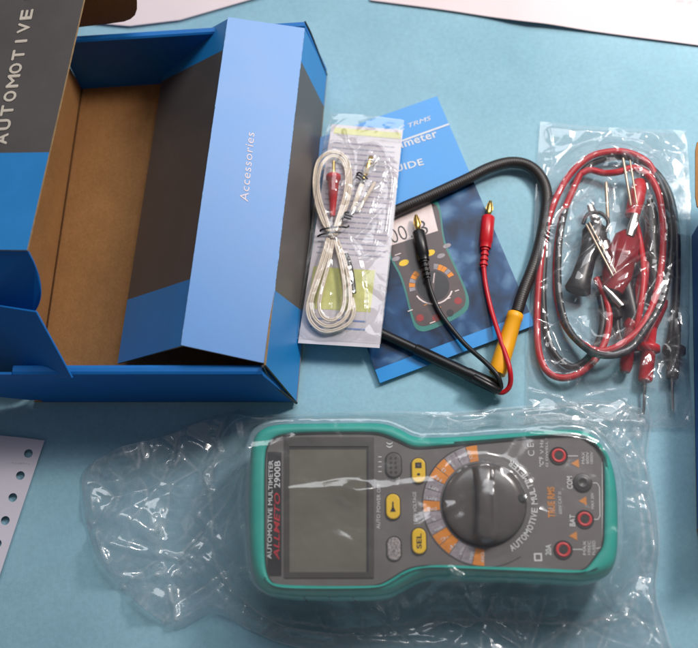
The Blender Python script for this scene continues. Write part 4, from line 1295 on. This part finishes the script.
    pat = 'OGGOOGGOGGOOGGO'; segs = len(pat)
    rg = MB(); dk = MB()
    a_s, a_e = 94, 268
    da = (a_e - a_s) / segs
    for k, ch in enumerate(pat):
        b0, b1 = a_s + da * k + .35, a_s + da * (k + 1) - .35
        ps = []
        for j in range(6): a = math.radians(b0 + (b1 - b0) * j / 5); ps.append(DC + (ex * math.cos(a) + ey * math.sin(a)) * r1 + n * .00025)
        for j in range(6): a = math.radians(b1 - (b1 - b0) * j / 5); ps.append(DC + (ex * math.cos(a) + ey * math.sin(a)) * r0 + n * .00025)
        rg.poly(ps, 0 if ch == 'O' else 1)
        # small legend in each field
        am = math.radians((b0 + b1) / 2); rad = ex * math.cos(am) + ey * math.sin(am); tan = -ex * math.sin(am) + ey * math.cos(am)
        leg = ['OFF', 'V', 'mV', 'Ω', 'Hz', 'RPM', 'RPM', 'DWL', '%', 'ms', '°C', '°F', 'mA', '20A', 'OFF'][k]
        c = DC + rad * ((r0 + r1) / 2)
        hl = min(.0026, .0011 * len(leg)); xd = -rad
        tdir = tan
        rg.text(leg, c + xd * hl + tan * .0009 * (1), c - xd * hl + tan * .0009, .0018, .0004, 2, bold=.005)
    rg.build('range_ring', ['orange', 'lilac', 'white_letter'], face)
    mb = MB(); Ro = r1 + .0006
    mb.tube([DC + (ex * math.cos(a) + ey * math.sin(a)) * Ro + n * .0001 for a in [math.radians(96 + k * 3) for k in range(70)]], .00022, 6)
    mb.build('ring_outline', 'face_dark', face)
    # knob
    Rk = (FP(525, 504.5) - DC).length
    mb = MB(); mb.lathe(DC - n * .0005, n, [(0, Rk + .0009), (.0008, Rk + .0009), (.00085, Rk)], 64, 0); kg = mb.build('knob_gap', 'knob_rim', face)
    mb = MB()
    prof = [(0, Rk * .995), (.0012, Rk), (.0024, Rk * .985), (.0034, Rk * .93), (.0042, Rk * .8), (.0047, Rk * .55), (.0049, Rk * .3), (.0050, .0005)]
    mb.lathe(DC, n, prof, 72, 0, True)
    kn = mb.build('selector_knob', 'knob', t)
    # raised grip bar across the knob, waisted sides
    kd = (FP(484.5, 466) - FP(485.5, 543)).normalized(); ks = Vector((kd.y, -kd.x, 0))
    prof = []
    L = Rk * .97
    rings = []
    for k in range(25):
        s_ = -L + 2 * L * k / 24; f = abs(s_) / L
        wb = .0085 - .0016 * (1 - f ** 2); wt = .0035 - .0008 * (1 - f ** 2)
        if f > .9: wb *= max(.35, math.sqrt(max(0, 1 - ((f - .9) / .1) ** 2))); wt *= max(.3, math.sqrt(max(0, 1 - ((f - .9) / .1) ** 2)))
        hz = .0100 - .0042 * f ** 3
        c = DC + kd * s_ - ks * .0002
        loop = []
        for u, z_ in ((-1, .0010), (-.80, .0046), (-.62, .45), (-.52, .85), (-.35, .98), (0, 1.0), (.35, .98), (.52, .85), (.62, .45), (.80, .0046), (1, .0010)):
            zz = z_ if z_ < .01 else .0046 + (hz - .0046) * z_
            ww = wb * abs(u) if abs(u) > .5 else wt * abs(u) / .35 * .9
            ww = min(ww, wb * .62) if abs(u) <= .62 else ww
            loop.append(c + ks * math.copysign(ww, u) * (1 if u else 0) * .92 + n * zz)
        rings.append(loop)
    mb = MB(); mb.rings(rings, 0, True, True, True, True); mb.build('grip_bar', 'knob', kn)
    # pointer notch at the rim
    c = FP(521.5, 499.5); mb = MB(); mb.lathe(c + n * .0012, n, [(0, .0024), (.0028, .0024), (.0031, .0018)], 16, 0); mb.build('pointer_notch', 'knob_rim', kn)
    # sockets
    for (x, y, red) in ((558.5, 456, 1), (582.5, 483, 0), (584.5, 519.5, 1), (563, 550, 1)):
        c = FP(x, y)
        if red:
            mb = MB(); mb.lathe(c, n, [(0, .0050), (.0005, .0050), (.0008, .0046), (.0006, .0040), (-.001, .0040)], 32, 0)
            j = mb.build('socket', 'socket', face)
            mb = MB(); mb.lathe(c + n * .0001, n, [(0, .0039), (.0010, .0039), (.0014, .0036), (.0014, .0029), (.0011, .0025), (.0009, .0024)], 32, 0, True); mb.build('red_ring', 'red_jack', j)
            mb = MB(); mb.lathe(c + n * .0001, n, [(0, .0023), (.0012, .0023)], 24, 0); mb.lathe(c + n * .0012, n, [(0, .0011), (.0003, .0009)], 12, 1); mb.build('socket_hole', ['socket', 'face_dark'], j)
        else:
            mb = MB(); mb.lathe(c, n, [(0, .0051), (.0006, .0051), (.0011, .0046), (.0009, .0038), (.0013, .0030), (.0014, .0018), (.0010, .0014), (.0010, .0002)], 32, 0, True)
            tag(mb.build('socket', 'face_dark', face), 'dark grey COM socket')
    return o


meter_outline = make_meter()


# ------------------------------------------------------------------ big bag round the meter
def make_bag():
    t = thing('plastic_bag', W(370, 530, 0.0), 'large clear crumpled plastic bag wrapped around the teal multimeter', 'plastic bag')
    top = [(92, 462), (118, 449), (160, 436), (200, 420), (236, 410), (262, 414), (300, 414), (380, 411), (450, 412), (535, 405), (590, 400), (640, 408), (652, 420)]
    left = [(92, 462), (83, 476), (84, 505), (90, 535), (100, 562), (118, 585), (140, 606)]
    bottom = [(140, 606), (175, 628), (215, 612), (250, 630), (300, 648), (420, 662), (560, 668), (676, 662)]
    right = [(652, 420), (648, 460), (656, 500), (660, 545), (656, 590), (664, 622), (676, 662)]
    P_ = coons(top, right, bottom, left, 400, 230)
    oo = offset_loop(meter_outline, .0022)
    ins = inside(P_, [(p.x, p.y) for p in oo])
    obst = np.where(ins, ZT + .0006, 0)
    DC = FP(484, 504.5); dk = np.hypot(P_[..., 0] - DC.x, P_[..., 1] - DC.y)
    obst = np.where(dk < .0225, np.maximum(obst, ZF + .0066), obst)
    a, b = FP(484.5, 466), FP(485.5, 543)
    db = dist_line(P_, [a.lerp(b, .12), a.lerp(b, .88)]); obst = np.where(db < .0045, ZF + .0112, obst)
    # how freely the film crumples: little on the taut face, a lot beyond the meter
    calm = np.where(inside(P_, [(p.x, p.y) for p in offset_loop(meter_outline, .004)]), .20, 1.0)
    calm = blur(calm, 12)
    # left of the meter the bag is puffed up a little
    folds = [
        ([(288, 489, .041), (320, 488, .041), (345, 487, .041), (361, 494, .041)], 1, (.0012, .0075)), ([(352, 492, .041), (375, 489, .041), (400, 486, .041), (440, 480, .041)], 1, (.0055, .0030)),
        ([(418, 526, .041), (436, 514, .041), (470, 498, .041)], 1, (.0060, .0030)),
       
        ([(250, 452, .03), (268, 446, .041), (292, 438, .041)], 1, 0.0030),
        ([(526, 502, .041), (536, 508, .041), (548, 513, .041)], 1, (.0030, .0005)),
        ([(452, 508, .041), (430, 520, .041), (418, 526, .041)], 1, 0.0030),
        ([(530, 434, .041), (585, 440, .041), (601, 452, .041), (604, 480, .04)], 1, 0.0024),
        ([(104, 461, 0), (135, 458, 0), (146, 448, 0)], 2, 0.0060),
        ([(146, 448, 0), (148, 462, 0)], 2, 0.0027), ([(180, 430, 0), (180, 462, 0), (172, 466, 0)], 2, 0.0033),
        ([(84, 480, 0), (84, 512, 0), (105, 548, 0), (112, 566, 0)], 2, 0.0039),
        ([(112, 518, 0), (140, 524, 0), (158, 542, 0)], 2, 0.0090), ([(124, 578, 0), (162, 577, 0), (196, 548, 0), (206, 536, 0)], 2, 0.0036),
        ([(162, 577, 0), (186, 580, 0), (200, 570, 0), (220, 592, 0), (232, 606, 0)], 2, 0.0054), ([(180, 575, 0), (205, 560, 0), (226, 580, 0)], 2, 0.0033), ([(172, 590, 0), (178, 622, 0)], 2, 0.0033),
        ([(214, 440, 0), (222, 455, 0), (206, 474, 0), (212, 492, 0)], 2, 0.0030), ([(238, 424, 0), (244, 446, 0), (252, 458, .02)], 2, 0.0033), ([(158, 518, 0), (158, 532, 0)], 2, 0.0027),
        ([(202, 520, 0), (222, 548, 0), (240, 590, 0)], 2, 0.0045), ([(90, 535, 0), (128, 550, 0), (190, 560, 0)], 2, 0.0042),
        ([(636, 440, 0), (642, 470, 0), (648, 520, 0), (655, 590, 0)], 2, 0.0060), ([(628, 460, 0), (640, 500, 0), (654, 560, 0)], 2, 0.0045), ([(600, 592, 0), (620, 612, 0), (632, 624, 0)], 2, 0.0054), ([(632, 600, 0), (626, 616, 0), (608, 622, 0)], 2, 0.0039),
        ([(655, 592, 0), (650, 618, 0), (668, 645, 0)], 2, 0.0036), ([(560, 405, 0), (590, 420, 0), (640, 425, 0)], 2, 0.0045), ([(640, 412, 0), (632, 440, 0), (618, 452, 0)], 2, 0.0060), ([(620, 410, 0), (608, 424, 0)], 2, 0.0045),
        ([(420, 604, 0), (455, 582, .02), (470, 606, 0), (520, 640, 0)], 2, 0.0036), ([(455, 582, .02), (450, 572, .035)], 2, 0.0030), ([(430, 598, 0), (446, 600, 0), (456, 584, .01)], 2, 0.0027),
        ([(290, 628, 0), (360, 640, 0), (460, 646, 0)], 2, 0.0045), ([(240, 612, 0), (280, 628, 0), (330, 636, 0)], 2, 0.0045),
    ]
    film_sheet('film', t, P_, obst, 0.0005, 'film_big', iters=900, sag=2.2e-5, amp=0.0130, cells=((0.045, 1), (0.020, .4), (.009, .06)), seed=21, folds=folds, calm=calm, quiet=inside(P_, [(p.x, p.y) for p in offset_loop(meter_outline, .009)]))


make_bag()

# ------------------------------------------------------------------ light
w = bpy.data.worlds.new('World'); S.world = w; w.use_nodes = True
bg = w.node_tree.nodes['Background']; bg.inputs[0].default_value = (0.72, 0.72, 0.80, 1); bg.inputs[1].default_value = 0.16


def area(name, loc, target, size, power, col):
    l = bpy.data.lights.new(name, 'AREA'); l.shape = 'RECTANGLE'; l.size, l.size_y = size; l.energy = power; l.color = col
    o_ = bpy.data.objects.new(name, l); COL.objects.link(o_); o_.location = loc
    o_.rotation_euler = (Vector(target) - Vector(loc)).to_track_quat('-Z', 'Y').to_euler()
    return o_


area('key_lamp', (0.43, 0.22, 0.48), (0, 0, 0), (0.12, 0.12), 3.3, (1.0, 0.92, 0.87))
area('window_light', (0.26, 0.85, 1.15), (-0.05, 0.05, 0), (1.1, 0.8), 12.5, (0.95, 0.97, 1.0))

S.cycles.max_bounces = 8; S.cycles.transparent_max_bounces = 24; S.cycles.caustics_reflective = False; S.cycles.caustics_refractive = False
S.cycles.use_denoising = True
S.view_settings.view_transform = 'Standard'; S.view_settings.look = 'None'; S.view_settings.exposure = 0.03; S.view_settings.gamma = 1
